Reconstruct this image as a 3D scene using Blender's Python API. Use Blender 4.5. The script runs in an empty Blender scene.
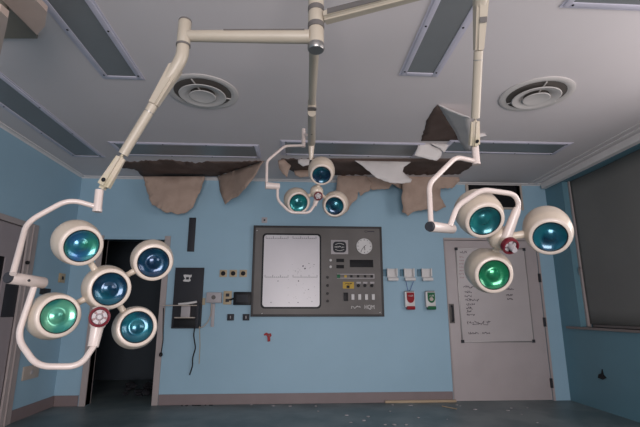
import bpy, bmesh, math, random
from mathutils import Vector, Matrix, noise
random.seed(7)
# ------------------------------------------------------------------ camera, world, lights, exposure
F, CX, CY, VX, VY, H = 427.0, 320.0, 213.5, 295.0, 311.0, 1.14
PITCH = math.atan((VY-CY)/F)
YAW = math.atan2(CX-VX, F/math.cos(PITCH))
sc = bpy.context.scene
cd = bpy.data.cameras.new('camera'); cam = bpy.data.objects.new('camera', cd)
sc.collection.objects.link(cam); sc.camera = cam
cd.sensor_width = 36.0; cd.lens = 36.0*F/640.0; cd.clip_start = 0.05
cam.location = (0, 0, H); cam.rotation_euler = (math.pi/2+PITCH, 0, -YAW)
sc.view_settings.view_transform = 'Standard'; sc.view_settings.look = 'None'
sc.view_settings.gamma = 1.0; sc.view_settings.use_curve_mapping = False
sc.view_settings.exposure = 0.12
wd = bpy.data.worlds.new('world'); sc.world = wd; wd.use_nodes = True
wd.node_tree.nodes['Background'].inputs[0].default_value = (0.85, 0.82, 0.83, 1)
wd.node_tree.nodes['Background'].inputs[1].default_value = 0.6
def area(name, loc, rot, sx, sy, power, col):
    l = bpy.data.lights.new(name, 'AREA'); l.shape = 'RECTANGLE'; l.size = sx; l.size_y = sy
    l.energy = power; l.color = col
    o = bpy.data.objects.new(name, l); o.location = loc; o.rotation_euler = rot
    sc.collection.objects.link(o); return o
# daylight through an unseen right window, and a rear opening added for its light
area('window_daylight_right', (3.66, 1.25, 1.87), (0, math.radians(90), 0), 1.55, 2.9, 62, (1.0, 0.92, 0.925))
area('added_daylight_rear', (0.3, -2.96, 1.1), (math.radians(90), 0, 0), 2.8, 1.9, 205, (1.0, 0.925, 0.93))

# ------------------------------------------------------------------ measuring helpers
CP, SP, CW, SW = math.cos(PITCH), math.sin(PITCH), math.cos(-YAW), math.sin(-YAW)
EYE = Vector((0, 0, H))
def ray(px, py):
    x = (px-CX)/F; u = -(py-CY)/F
    a, b, c = x, CP-SP*u, SP+CP*u
    return Vector((CW*a-SW*b, SW*a+CW*b, c))
def onY(px, py, Y): r = ray(px, py); return EYE+r*(Y/r.y)
def onZ(px, py, Z): r = ray(px, py); return EYE+r*((Z-H)/r.z)
def onX(px, py, X): r = ray(px, py); return EYE+r*(X/r.x)
def onP(px, py, p0, n): r = ray(px, py); return EYE+r*((p0-EYE).dot(n)/r.dot(n))

D, ZC, XL, XR, YB = 5.8, 2.94, -2.95, 3.62, -3.0
COL = sc.collection

# ------------------------------------------------------------------ materials
MATS = {}
def mat(name, col, rough=0.6, metal=0.0, noise_amt=0.0, scale=6.0, col2=None, bump=0.0, coat=0.0, spec=0.5, detail=4.0, lo=0.42, hi=0.62):
    if name in MATS: return MATS[name]
    m = bpy.data.materials.new(name); m.use_nodes = True
    nt = m.node_tree; b = nt.nodes['Principled BSDF']
    b.inputs['Base Color'].default_value = (*col, 1); b.inputs['Roughness'].default_value = rough
    b.inputs['Metallic'].default_value = metal; b.inputs['Coat Weight'].default_value = coat
    b.inputs['Specular IOR Level'].default_value = spec
    tc = nt.nodes.new('ShaderNodeTexCoord')
    if col2 is None: col2 = tuple(c*0.8 for c in col)
    nz = nt.nodes.new('ShaderNodeTexNoise'); nz.inputs['Scale'].default_value = scale; nz.inputs['Detail'].default_value = detail
    nt.links.new(tc.outputs['Object'], nz.inputs['Vector'])
    mr = nt.nodes.new('ShaderNodeMapRange'); mr.inputs[1].default_value = lo; mr.inputs[2].default_value = hi
    mr.inputs[3].default_value = 0; mr.inputs[4].default_value = noise_amt if noise_amt else 0.25
    nt.links.new(nz.outputs['Fac'], mr.inputs[0])
    mx = nt.nodes.new('ShaderNodeMix'); mx.data_type = 'RGBA'
    mx.inputs[6].default_value = (*col, 1); mx.inputs[7].default_value = (*col2, 1)
    nt.links.new(mr.outputs[0], mx.inputs[0]); nt.links.new(mx.outputs[2], b.inputs['Base Color'])
    if bump:
        n2 = nt.nodes.new('ShaderNodeTexNoise'); n2.inputs['Scale'].default_value = scale*6
        bp = nt.nodes.new('ShaderNodeBump'); bp.inputs['Strength'].default_value = bump; bp.inputs['Distance'].default_value = 0.01
        nt.links.new(tc.outputs['Object'], n2.inputs['Vector'])
        nt.links.new(n2.outputs['Fac'], bp.inputs['Height']); nt.links.new(bp.outputs['Normal'], b.inputs['Normal'])
    MATS[name] = m; return m

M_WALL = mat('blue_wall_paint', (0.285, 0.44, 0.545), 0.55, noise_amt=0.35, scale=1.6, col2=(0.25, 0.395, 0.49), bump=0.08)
M_SIDE = mat('shaded_blue_wall_paint', (0.115, 0.235, 0.29), 0.5, noise_amt=0.4, scale=1.6, col2=(0.10, 0.20, 0.25), bump=0.08)  # the blue wall paint, darkened to hold the right wall's shade
M_CEIL = mat('ceiling_paint', (0.62, 0.575, 0.575), 0.8, noise_amt=0.25, scale=1.2, col2=(0.57, 0.525, 0.52), bump=0.05)
M_COVE = mat('cove_paint', (0.72, 0.68, 0.665), 0.7)
M_FLOOR = mat('worn_floor_vinyl', (0.10, 0.14, 0.148), 0.45, noise_amt=0.8, scale=2.2, col2=(0.19, 0.225, 0.23), bump=0.1, detail=8)
M_BASE = mat('baseboard_vinyl', (0.20, 0.155, 0.155), 0.5)
M_FRAME = mat('door_frame_paint', (0.36, 0.31, 0.30), 0.45, noise_amt=0.2)
M_DOOR = mat('door_laminate', (0.42, 0.37, 0.37), 0.4, noise_amt=0.3, scale=3)
M_DOOR2 = mat('side_door_laminate', (0.30, 0.26, 0.27), 0.5)
M_BLACK = mat('black_plastic', (0.012, 0.012, 0.014), 0.4, spec=0.15)
M_DARK = mat('dark_grey_panel', (0.035, 0.036, 0.042), 0.5, spec=0.15)
M_GLASSD = mat('dark_glass', (0.01, 0.01, 0.012), 0.5, spec=0.15)
M_ALU = mat('fixture_aluminium', (0.56, 0.54, 0.62), 0.35, metal=0.0)
M_DIFF = mat('grey_diffuser', (0.19, 0.20, 0.205), 0.35, noise_amt=0.4, scale=2, col2=(0.155, 0.165, 0.17))
M_WHITE = mat('cream_enamel', (0.52, 0.44, 0.355), 0.35, noise_amt=0.1, coat=0.2)
M_RIM = mat('rim_enamel', (0.60, 0.51, 0.44), 0.35, coat=0.2)
M_TUBE = mat('white_tube_enamel', (0.60, 0.51, 0.47), 0.35, coat=0.2)
M_DIMMED = mat('dimmed_cream_enamel', (0.43, 0.375, 0.30), 0.4, noise_amt=0.3, scale=5)  # cream enamel darkened for the weaker light towards the top of the view
M_YELLOWED = mat('yellowed_cover', (0.50, 0.43, 0.345), 0.45, noise_amt=0.5, scale=14, col2=(0.44, 0.40, 0.25))
M_STEEL = mat('dull_steel', (0.30, 0.29, 0.28), 0.35, metal=0.8)
M_PANEL = mat('brushed_panel_steel', (0.15, 0.138, 0.132), 0.5, spec=0.15, metal=0.15, noise_amt=0.5, scale=3, col2=(0.115, 0.107, 0.102))
M_PANELF = mat('panel_edge_steel', (0.06, 0.057, 0.057), 0.5, spec=0.15, metal=0.2)
M_VENT = mat('vent_enamel', (0.58, 0.545, 0.52), 0.5, noise_amt=0.3, scale=5)
M_DUCT = mat('shaded_duct', (0.11, 0.095, 0.085), 0.8)  # dark tone stands in for the shade inside the vent gap
M_PEEL = mat('peeled_paint_back', (0.41, 0.30, 0.24), 0.8, noise_amt=0.5, scale=7, col2=(0.31, 0.225, 0.18), bump=0.2)
M_PEELW = mat('peeled_paint_front', (0.62, 0.58, 0.56), 0.7, noise_amt=0.3, scale=5)
M_PLAST = mat('bare_brown_plaster', (0.115, 0.08, 0.068), 0.9, spec=0.15, noise_amt=0.7, scale=5, col2=(0.15, 0.108, 0.092), bump=0.3)
M_RED = mat('red_plastic', (0.27, 0.008, 0.015), 0.35, spec=0.15)
M_DRED = mat('dark_red_plastic', (0.13, 0.006, 0.014), 0.3)
M_GREEN = mat('green_plastic', (0.012, 0.12, 0.05), 0.35, spec=0.15)
M_LWHITE = mat('white_plastic', (0.62, 0.60, 0.59), 0.4)
M_OFFW = mat('off_white_plate', (0.42, 0.36, 0.31), 0.45)
M_BEIGE = mat('beige_plate', (0.42, 0.33, 0.21), 0.45)
M_SCREEN = mat('viewer_screen_white', (0.62, 0.585, 0.61), 0.3, noise_amt=0.15, scale=3)
M_BOARD = mat('whiteboard_surface', (0.43, 0.39, 0.39), 0.35, noise_amt=0.2, scale=3)
M_INK = mat('board_ink', (0.05, 0.045, 0.06), 0.5, spec=0.15)
M_INKR = mat('board_ink_red', (0.28, 0.10, 0.10), 0.5)
M_YEL = mat('yellow_label', (0.55, 0.36, 0.07), 0.5, spec=0.15)
M_BLIND = mat('grey_blind_fabric', (0.165, 0.162, 0.152), 0.75, noise_amt=0.4, scale=1.3, col2=(0.13, 0.128, 0.124))
M_BEAM = mat('pinkish_boom_enamel', (0.46, 0.36, 0.31), 0.5)
M_OLIVE = mat('olive_mount_plate', (0.20, 0.175, 0.14), 0.5)
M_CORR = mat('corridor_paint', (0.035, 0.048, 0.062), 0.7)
M_GREYB = mat('grey_box', (0.38, 0.35, 0.36), 0.45)
M_BLUEC = mat('blue_cord', (0.05, 0.08, 0.30), 0.5)
M_WOOD = mat('pale_wood', (0.40, 0.30, 0.20), 0.6, scale=8)
M_SHADOW = mat('teal_shadow', (0.04, 0.13, 0.19), 0.4)
M_PURPLE = mat('purple_label', (0.25, 0.20, 0.42), 0.5)

def lens_mat(name, c_in, c_out, c_mid):  # per-dome tints and blotches paint the coating's reflected light into the colour
    m = bpy.data.materials.new(name); m.use_nodes = True; nt = m.node_tree
    b = nt.nodes['Principled BSDF']; b.inputs['Metallic'].default_value = 0.55
    b.inputs['Roughness'].default_value = 0.22; b.inputs['Coat Weight'].default_value = 0.6
    b.inputs['Coat Roughness'].default_value = 0.06
    tc = nt.nodes.new('ShaderNodeTexCoord'); nz = nt.nodes.new('ShaderNodeTexNoise')
    nz.inputs['Scale'].default_value = 11; nz.inputs['Detail'].default_value = 1.5
    nt.links.new(tc.outputs['Object'], nz.inputs['Vector'])
    cr = nt.nodes.new('ShaderNodeValToRGB'); e = cr.color_ramp.elements
    e[0].position = 0.36; e[0].color = (*c_out, 1); e[1].position = 0.64; e[1].color = (*c_in, 1)
    k = e.new(0.5); k.color = (*c_mid, 1)
    nt.links.new(nz.outputs['Fac'], cr.inputs[0]); nt.links.new(cr.outputs[0], b.inputs['Base Color'])
    return m
L_TEAL = lens_mat('teal_coated_glass', (0.005, 0.13, 0.17), (0.005, 0.03, 0.07), (0.006, 0.075, 0.12))
L_DEEP = lens_mat('deep_teal_coated_glass', (0.003, 0.085, 0.13), (0.002, 0.025, 0.07), (0.003, 0.05, 0.10))
L_GRN = lens_mat('green_coated_glass', (0.26, 0.55, 0.36), (0.03, 0.26, 0.22), (0.12, 0.42, 0.27))
L_GRN2 = lens_mat('emerald_coated_glass', (0.01, 0.22, 0.09), (0.006, 0.10, 0.085), (0.008, 0.16, 0.07))
L_BG = lens_mat('blue_green_coated_glass', (0.03, 0.25, 0.17), (0.015, 0.10, 0.25), (0.02, 0.16, 0.22))
L_AQUA = lens_mat('aqua_coated_glass', (0.015, 0.26, 0.25), (0.006, 0.09, 0.11), (0.01, 0.17, 0.18))

# ------------------------------------------------------------------ mesh helpers
def BM(): return bmesh.new()
def box(bm, x0, x1, y0, y1, z0, z1, bev=0.0):
    t = bmesh.new(); bmesh.ops.create_cube(t, size=1)
    for v in t.verts:
        v.co = Vector(((x0+x1)/2+v.co.x*(x1-x0), (y0+y1)/2+v.co.y*(y1-y0), (z0+z1)/2+v.co.z*(z1-z0)))
    if bev: bmesh.ops.bevel(t, geom=t.edges[:], offset=bev, segments=2, affect='EDGES', profile=0.6)
    merge(bm, t)
def merge(bm, t, M=None):
    if M is not None: bmesh.ops.transform(t, matrix=M, verts=t.verts)
    me = bpy.data.meshes.new('t'); t.to_mesh(me); t.free(); bm.from_mesh(me); bpy.data.meshes.remove(me)
def frame_of(d, up=Vector((0, 0, 1))):
    z = d.normalized()
    if abs(z.dot(up)) > 0.98: up = Vector((0, 1, 0))
    x = up.cross(z).normalized(); y = z.cross(x)
    return Matrix((x, y, z)).transposed()
def mx(loc, d, up=Vector((0, 0, 1))):
    return Matrix.Translation(loc) @ frame_of(d, up).to_4x4()
def lathe(bm, prof, M, seg=40):
    rings = []
    for r, z in prof:
        if r < 1e-5: rings.append([bm.verts.new(M @ Vector((0, 0, z)))])
        else: rings.append([bm.verts.new(M @ Vector((r*math.cos(2*math.pi*k/seg), r*math.sin(2*math.pi*k/seg), z))) for k in range(seg)])
    for a, b in zip(rings, rings[1:]):
        for k in range(seg):
            j = (k+1) % seg
            if len(a) == 1 and len(b) == 1: continue
            if len(a) == 1: bm.faces.new((a[0], b[k], b[j]))
            elif len(b) == 1: bm.faces.new((a[k], a[j], b[0]))
            else: bm.faces.new((a[k], a[j], b[j], b[k]))
def rounded(pts, rad, n=6):
    out = [pts[0]]
    for a, b, c in zip(pts, pts[1:], pts[2:]):
        l1 = min(rad, (a-b).length*0.45); l2 = min(rad, (c-b).length*0.45)
        p = b+(a-b).normalized()*l1; q = b+(c-b).normalized()*l2
        for i in range(n+1):
            t = i/n; out.append(p*(1-t)**2+b*2*t*(1-t)+q*t*t)
    out.append(pts[-1]); return out
def tube(bm, pts, r, seg=14, cap=True):
    pts = [Vector(p) for p in pts]; n = len(pts); rr = r if isinstance(r, (list, tuple)) else [r]*n
    t0 = (pts[1]-pts[0]).normalized(); fm = frame_of(t0); x = fm.col[0].copy(); rings = []
    for i, p in enumerate(pts):
        t = (pts[min(i+1, n-1)]-pts[max(i-1, 0)]).normalized()
        x = (x-t*x.dot(t)).normalized(); y = t.cross(x)
        rings.append([bm.verts.new(p+(x*math.cos(2*math.pi*k/seg)+y*math.sin(2*math.pi*k/seg))*rr[i]) for k in range(seg)])
    for a, b in zip(rings, rings[1:]):
        for k in range(seg): bm.faces.new((a[k], a[(k+1) % seg], b[(k+1) % seg], b[k]))
    if cap: bm.faces.new(rings[0][::-1]); bm.faces.new(rings[-1])
def boxbeam(bm, a, b, w0, h0, w1, h1, bev=0.008, up=Vector((0, 0, 1))):
    """tapered rounded rectangular beam a->b"""
    L = (b-a).length; t = bmesh.new(); bmesh.ops.create_cube(t, size=1)
    for v in t.verts:
        s = v.co.z+0.5; v.co = Vector((v.co.x*(w0*(1-s)+w1*s), v.co.y*(h0*(1-s)+h1*s), s*L))
    if bev: bmesh.ops.bevel(t, geom=t.edges[:], offset=bev, segments=3, affect='EDGES')
    merge(bm, t, mx(a, b-a, up))
def prism(bm, poly, ext):
    """closed polygon of Vectors extruded by vector"""
    a = [bm.verts.new(p) for p in poly]; b = [bm.verts.new(p+ext) for p in poly]; n = len(poly)
    bm.faces.new(a); bm.faces.new(b[::-1])
    for k in range(n): bm.faces.new((a[k], b[k], b[(k+1) % n], a[(k+1) % n]))
def link(name, bm, m, parent=None, smooth=35, origin=None):
    bmesh.ops.recalc_face_normals(bm, faces=bm.faces)
    wl = Vector((0, 0, 0))
    if parent is not None: off = Vector(parent['_o'])
    else:
        if origin is None:
            xs = [v.co for v in bm.verts]
            origin = Vector(((min(p.x for p in xs)+max(p.x for p in xs))/2, (min(p.y for p in xs)+max(p.y for p in xs))/2, min(p.z for p in xs)))
        off = Vector(origin)
    for v in bm.verts: v.co -= off
    me = bpy.data.meshes.new(name); bm.to_mesh(me); bm.free(); me.materials.append(m)
    if smooth:
        for p in me.polygons: p.use_smooth = True
        me.set_sharp_from_angle(angle=math.radians(smooth))
    o = bpy.data.objects.new(name, me); COL.objects.link(o); o['_o'] = list(off)
    if parent is not None: o.parent = parent
    else: o.location = off
    return o
def thing(name, label, cat, loc, group=None):
    o = bpy.data.objects.new(name, None); COL.objects.link(o); o.location = loc; o['_o'] = list(loc)
    o.empty_display_size = 0.05
    return tag(o, label, cat, group)
def tag(o, label, cat, group=None):
    o['label'] = label; o['category'] = cat
    if group: o['group'] = group
    return o
def struct(name, bm, m, smooth=0, parent=None):
    o = link(name, bm, m, parent, smooth=smooth); o['kind'] = 'structure'; return o
def plabel(o, s): o['label'] = s; return o

# ------------------------------------------------------------------ the room
def slab_with_holes(bm, u0, u1, z0, z1, holes, put):
    us = sorted({u0, u1, *[h[0] for h in holes], *[h[1] for h in holes]})
    zs = sorted({z0, z1, *[h[2] for h in holes], *[h[3] for h in holes]})
    for a, b in zip(us, us[1:]):
        for c, d in zip(zs, zs[1:]):
            mu, mz = (a+b)/2, (c+d)/2
            if any(h[0] < mu < h[1] and h[2] < mz < h[3] for h in holes): continue
            put(bm, a, b, c, d)
OPX0, OPX1, OPZ = -2.56, -1.76, 2.075       # open doorway
DX0, DX1, DZ = 2.07, 3.385, 2.11            # closed door
VX0, VX1 = onY(468, 190, D).x, onY(519.5, 190, D).x
VZ0, VZ1 = onY(500, 207.5, D).z, onY(500, 184, D).z
b = BM(); slab_with_holes(b, XL-0.1, XR+0.5, 0, ZC+0.1, [(OPX0, OPX1, 0, OPZ), (DX0, DX1, 0, DZ), (VX0, VX1, VZ0, VZ1)],
    lambda bm, a, c, d, e: box(bm, a, c, D, D+0.12, d, e)); bmesh.ops.remove_doubles(b, verts=b.verts, dist=1e-4)
struct('wall_back', b, M_WALL)
# left wall with a door
LDY0, LDY1, LDZ = 3.75, 4.80, 2.03
b = BM(); slab_with_holes(b, YB-0.1, D, 0, ZC+0.1, [(LDY0, LDY1, 0, LDZ)], lambda bm, a, c, d, e: box(bm, XL-0.1, XL, a, c, d, e))
struct('wall_left', b, M_WALL)
# right wall: pier, sill wall, window recess with a blind, and the daylight window nearer the camera
WY0, WY1, WZ0, WZ1 = 2.95, 5.40, 0.945, 2.86
b = BM(); slab_with_holes(b, YB-0.1, D, 0, ZC+0.1, [(WY0, WY1, WZ0, WZ1), (-0.25, 2.75, 1.0, 2.7)], lambda bm, a, c, d, e: box(bm, XR, XR+0.24, a, c, d, e))
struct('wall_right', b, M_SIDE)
b = BM(); slab_with_holes(b, XL-0.1, XR+0.24, 0, ZC+0.1, [(-1.15, 1.75, 0.1, 2.1)], lambda bm, a, c, d, e: box(bm, a, c, YB-0.12, YB, d, e))
struct('wall_rear', b, M_WALL)
b = BM(); box(b, -3.7, XR+0.5, YB-0.1, D+2.2, -0.1, 0); struct('floor', b, M_FLOOR)
b = BM(); box(b, XL-0.1, XR+0.5, YB-0.1, D+0.12, ZC, ZC+0.1); struct('ceiling', b, M_CEIL)
# cove strips at the ceiling line
def cove(name, x0, y0, x1, y1, nx, ny, w=0.06, h=0.02):
    b = BM(); a = Vector((x0, y0, ZC)); c = Vector((x1, y1, ZC)); n = Vector((nx, ny, 0))
    pr = [(0, 0), (w, 0), (w, -0.008), (w*0.5, -h*0.35), (w*0.2, -h*0.75), (0.008, -h), (0, -h)]
    A = [b.verts.new(a+n*p+Vector((0, 0, q))) for p, q in pr]; C = [b.verts.new(c+n*p+Vector((0, 0, q))) for p, q in pr]
    b.faces.new(A); b.faces.new(C[::-1])
    for k in range(len(pr)): j = (k+1) % len(pr); b.faces.new((A[k], C[k], C[j], A[j]))
    return struct(name, b, M_COVE, smooth=40)
cove('trim_1', XL, D, XR, D, 0, -1)
cove('trim_2', XL, YB, XL, D-0.055, 1, 0)
# rails along the ceiling over the window
for i, (x0, x1, z0) in enumerate([(3.53, 3.6, 2.86), (3.43, 3.465, 2.925), (3.34, 3.36, 2.93)]):
    b = BM(); box(b, x0, x1, 0.4, D-0.06, z0, ZC, 0.004); struct('trim_%d' % (i+3), b, M_COVE)
# baseboards
def bboard(name, x0, x1, y0, y1):
    b = BM(); box(b, x0, x1, y0, y1, 0, 0.125, 0.003); struct(name, b, M_BASE)
bboard('baseboard_back', OPX1+0.08, DX0-0.02, D-0.014, D)
bboard('baseboard_backleft', XL+0.016, OPX0-0.09, D-0.014, D)
bboard('baseboard_left', XL, XL+0.014, LDY1+0.18, D)
# open doorway frame and the dark room behind
b = BM()
box(b, OPX0-0.075, OPX0, D-0.02, D+0.14, 0, OPZ+0.05, 0.003); box(b, OPX1, OPX1+0.075, D-0.02, D+0.14, 0, OPZ+0.05, 0.003)
struct('trim_6', b, M_FRAME)
b = BM(); box(b, OPX0+0.001, OPX1-0.001, D-0.01, D+0.14, OPZ, OPZ+0.05, 0.003); struct('trim_7', b, M_WALL)
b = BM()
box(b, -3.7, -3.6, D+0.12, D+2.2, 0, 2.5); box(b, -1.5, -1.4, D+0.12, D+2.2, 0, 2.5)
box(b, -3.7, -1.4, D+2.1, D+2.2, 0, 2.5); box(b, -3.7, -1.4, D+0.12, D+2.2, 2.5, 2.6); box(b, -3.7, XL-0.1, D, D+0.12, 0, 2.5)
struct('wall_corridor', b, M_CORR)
# vent opening above the door
b = BM()
for x0, x1, z0, z1 in ((VX0-0.04, VX0, VZ0-0.04, VZ1+0.04), (VX1, VX1+0.025, VZ0-0.04, VZ1+0.04), (VX0, VX1, VZ0-0.03, VZ0), (VX0, VX1, VZ1, VZ1+0.04)):
    box(b, x0, x1, D-0.02, D+0.1, z0, z1)
w = struct('window_3', b, M_OFFW)
b = BM(); box(b, VX0, VX1, D+0.07, D+0.09, VZ0, VZ1); link('pane', b, M_GLASSD, w)
# window recess, sill and blind on the right
b = BM(); box(b, XR-0.045, XR+0.22, WY0, WY1+0.24, WZ0-0.03, WZ0, 0.006); box(b, XR+0.2, XR+0.215, WY0, WY1, WZ0, WZ1)
w = struct('window_1', b, mat('sill_paint', (0.20, 0.17, 0.16), 0.5))
b = BM()
box(b, XR+0.075, XR+0.12, WY1-0.035, WY1, WZ0, WZ1, 0.004); box(b, XR+0.14, XR+0.185, WY0, WY1-0.031, WZ0, WZ0+0.03, 0.004)
link('window_frame', b, M_FRAME, w)
b = BM()
N = 60
ga = []
for i in range(N+1):
    col = []
    for j in range(11):
        y = WY0+0.02+(WY1-0.06-WY0)*i/N; z = WZ0+0.035+(WZ1-WZ0-0.04)*j/10
        col.append(b.verts.new((XR+0.1+0.016*noise.noise(Vector((y*1.3, z*0.8, 3)))+0.006*math.sin(y*5+z), y, z)))
    ga.append(col)
for i in range(N):
    for j in range(10): b.faces.new((ga[i][j], ga[i+1][j], ga[i+1][j+1], ga[i][j+1]))
bl = link('roller_blind', b, M_BLIND); md = bl.modifiers.new('s', 'SOLIDIFY'); md.thickness = 0.004
tag(bl, 'dark grey blind pulled down over the window on the right wall', 'blind')
# frame of the unseen daylight window on the right wall
b = BM()
for y0, y1, z0, z1 in ((-0.25, 2.75, 1.0, 1.05), (-0.25, 2.75, 2.65, 2.7), (-0.25, -0.2, 1.05, 2.65), (2.7, 2.75, 1.05, 2.65), (1.22, 1.28, 1.05, 2.65)):
    box(b, XR+0.1, XR+0.16, y0, y1, z0, z1)
struct('window_2', b, M_LWHITE)

# ------------------------------------------------------------------ left door
def side_door():
    b = BM()
    box(b, XL-0.1, XL+0.02, LDY1, LDY1+0.17, 0, LDZ+0.06, 0.004)
    box(b, XL-0.1, XL+0.02, LDY0-0.1, LDY0, 0, LDZ+0.06, 0.004); box(b, XL-0.1, XL+0.02, LDY0, LDY1, LDZ, LDZ+0.06, 0.004)
    box(b, XL+0.02, XL+0.032, LDY1+0.06, LDY1+0.075, 0, LDZ+0.05)
    f = struct('door_1', b, M_FRAME)
    b = BM(); slab_with_holes(b, LDY0+0.005, LDY1-0.005, 0.005, LDZ-0.005, [(4.15, 4.53, 1.33, 1.68)], lambda bm, a, c, d, e: box(bm, XL-0.045, XL-0.005, a, c, d, e))
    lf = link('door_leaf', b, M_DOOR2, f)
    b = BM(); box(b, XL-0.03, XL-0.02, 4.15, 4.53, 1.33, 1.68); link('pane', b, M_GLASSD, lf)
    b = BM()
    p0, p1 = onX(8, 284, XL), onX(13, 317, XL)
    box(b, XL-0.005, XL+0.0, min(p0.y, p1.y)-0.03, max(p0.y, p1.y)+0.03, p1.z, p0.z, 0.001); link('push_plate', b, M_DARK, lf)
side_door()
p = onX(23, 262, XL+0.02)
b = BM(); lathe(b, [(0.0, 0.03), (0.014, 0.03), (0.02, 0.02), (0.02, 0.0), (0.0, 0.0)], mx(Vector((XL+0.02, LDY1+0.03, p.z)), Vector((1, 0, 0))), 20)
tag(link('door_stop', b, M_BLACK), 'small black round stop on the frame of the left door', 'door stop')

# ------------------------------------------------------------------ closed door with whiteboard
b = BM()
box(b, DX0-0.012, DX0+0.0, D-0.012, D+0.1, 0, DZ+0.03); box(b, DX1, DX1+0.03, D-0.012, D+0.1, 0, DZ+0.03)
box(b, DX0, DX1, D-0.012, D+0.1, DZ, DZ+0.03)
dr = struct('door_2', b, M_FRAME)
b = BM(); box(b, DX0+0.006, DX1-0.006, D+0.0, D+0.045, 0.008, DZ-0.006, 0.002); lf = link('door_leaf', b, M_DOOR, dr)
for py in (278, 322, 383):
    z = onY(546, py, D).z; b = BM(); box(b, DX1-0.02, DX1+0.012, D-0.022, D-0.0005, z-0.06, z+0.06, 0.003); link('hinge', b, M_DARK, lf)
b = BM()
ha, hb = onY(451.5, 306, D-0.01), onY(452.5, 321, D-0.01)
box(b, ha.x-0.035, ha.x+0.035, D-0.006, D-0.0, hb.z-0.03, ha.z+0.03, 0.002)
link('pull_plate', b, M_PANEL, lf)
b = BM()
tube(b, rounded([Vector((ha.x, D-0.006, ha.z)), Vector((ha.x, D-0.05, ha.z)), Vector((ha.x, D-0.05, hb.z)), Vector((ha.x, D-0.006, hb.z))], 0.03), 0.011)
link('door_handle', b, M_DARK, lf)
# whiteboard
YW = D-0.002
w0, w1 = onY(456, 249, YW), onY(533, 341, YW)
wb = thing('whiteboard', 'white writing board with faded notes fixed on the closed grey door', 'whiteboard', ((w0.x+w1.x)/2, YW, w1.z))
b = BM(); box(b, w0.x, w1.x, YW-0.012, YW, w1.z, w0.z); link('board', b, M_BOARD, wb, 0)
b = BM()
for x0, x1, z0, z1 in ((w0.x-0.012, w0.x, w1.z-0.012, w0.z+0.012), (w1.x, w1.x+0.012, w1.z-0.012, w0.z+0.012), (w0.x, w1.x, w1.z-0.012, w1.z), (w0.x, w1.x, w0.z, w0.z+0.012)):
    box(b, x0, x1, YW-0.018, YW, z0, z1, 0.002)
fr = link('board_frame', b, M_STEEL, wb)
for x in (w0.x-0.002, w1.x+0.002):
    for z in (w0.z, w1.z):
        b = BM(); box(b, x-0.02, x+0.02, YW-0.022, YW-0.0005, z-0.02, z+0.02, 0.004); plabel(link('corner_cap', b, M_DARK, fr), 'dark corner cap')
def scribble(bm, x, z, wdt, hgt, y, rnd, rad=0.0032):
    n = max(2, int(wdt/(hgt*0.6))); pts = []
    for i in range(n):
        cx = x+wdt*(i+0.5)/n
        for k in range(rnd.choice((3, 4, 4))):
            pts.append(Vector((cx+(rnd.random()-0.5)*hgt*0.6, y, z+(rnd.random()-0.5)*hgt)))
    tube(bm, pts, rad, 5)
rn = random.Random(3)
yb = YW-0.0125
b = BM()
for (px, py, wpx, hpx) in ((459, 252, 8, 2.5), (463, 287, 12, 2.6), (463.5, 292, 8, 2.6), (464, 296, 8, 2.8), (465, 300, 14, 2.6), (466, 304, 9, 2.6), (466, 308, 7, 2.6), (466, 311, 6, 2.6), (466.5, 315, 9, 2.4), (466, 323, 24, 4.2), (468, 333, 10, 2.6), (482, 333, 8, 2), (506, 289, 8, 1.6), (506, 295, 7, 1.6), (507, 299, 6, 1.6)):
    a = onY(px, py, yb); b = BM(); scribble(b, a.x, a.z, wpx*0.0142, hpx*0.0142, yb, rn); plabel(link('handwritten_line', b, M_INK, wb, 0), 'line of black handwriting')
b = BM()
for k in range(7):
    a = onY(459, 257+k*3.4, yb); b = BM(); scribble(b, a.x, a.z, 0.07, 0.022, yb, rn, 0.0016); plabel(link('handwritten_line', b, M_INKR, wb, 0), 'faint reddish line of handwriting')

# ------------------------------------------------------------------ ceiling light fixtures
def fixture(x0, x1, y0, y1, label):
    k = (ZC-0.012-H)/(ZC-H); x0 *= k; x1 *= k; y0 *= k; y1 *= k     # measured on the ceiling plane
    t = thing('ceiling_light', label, 'ceiling light', ((x0+x1)/2, (y0+y1)/2, ZC-0.012), 'recessed ceiling light panels')
    w = 0.038; b = BM()
    for a, c, d, e in ((x0, x0+w, y0, y1), (x1-w, x1, y0, y1), (x0+w, x1-w, y0, y0+w), (x0+w, x1-w, y1-w, y1)):
        box(b, a, c, d, e, ZC-0.012, ZC-0.0005, 0.004)
    for a, c, d, e in ((x0-0.014, x0, y0-0.014, y1+0.014), (x1, x1+0.014, y0-0.014, y1+0.014), (x0, x1, y0-0.014, y0), (x0, x1, y1, y1+0.014)):
        box(b, a, c, d, e, ZC-0.006, ZC-0.0005)
    f = link('frame', b, M_ALU, t)
    b = BM(); box(b, x0+w+0.001, x1-w-0.001, y0+w+0.001, y1-w-0.001, ZC-0.007, ZC-0.001); plabel(link('diffuser', b, M_DIFF, t, 0), 'grey unlit diffuser')
    L = max(x1-x0, y1-y0); longy = (y1-y0) > (x1-x0)
    for s in (0.02, 0.35, 0.65, 0.98):
        for q in (0, 1):
            if longy: sx, sy = (x0+w/2, x1-w/2)[q], y0+w/2+(y1-y0-w)*s
            else: sx, sy = x0+w/2+(x1-x0-w)*s, (y0+w/2, y1-w/2)[q]
            b = BM(); lathe(b, [(0, -0.004), (0.006, -0.003), (0.008, 0), (0, 0)], Matrix.Translation((sx, sy, ZC-0.012)), 10)
            plabel(link('screw', b, M_BLACK, f), 'black screw')
fixture(-1.535, -1.235, 1.45, 3.16, 'long unlit ceiling light panel running towards the back wall beside the left air vent')
fixture(0.805, 1.09, 1.3, 2.98, 'long unlit ceiling light panel beside the right surgical lamp arm')
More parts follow.
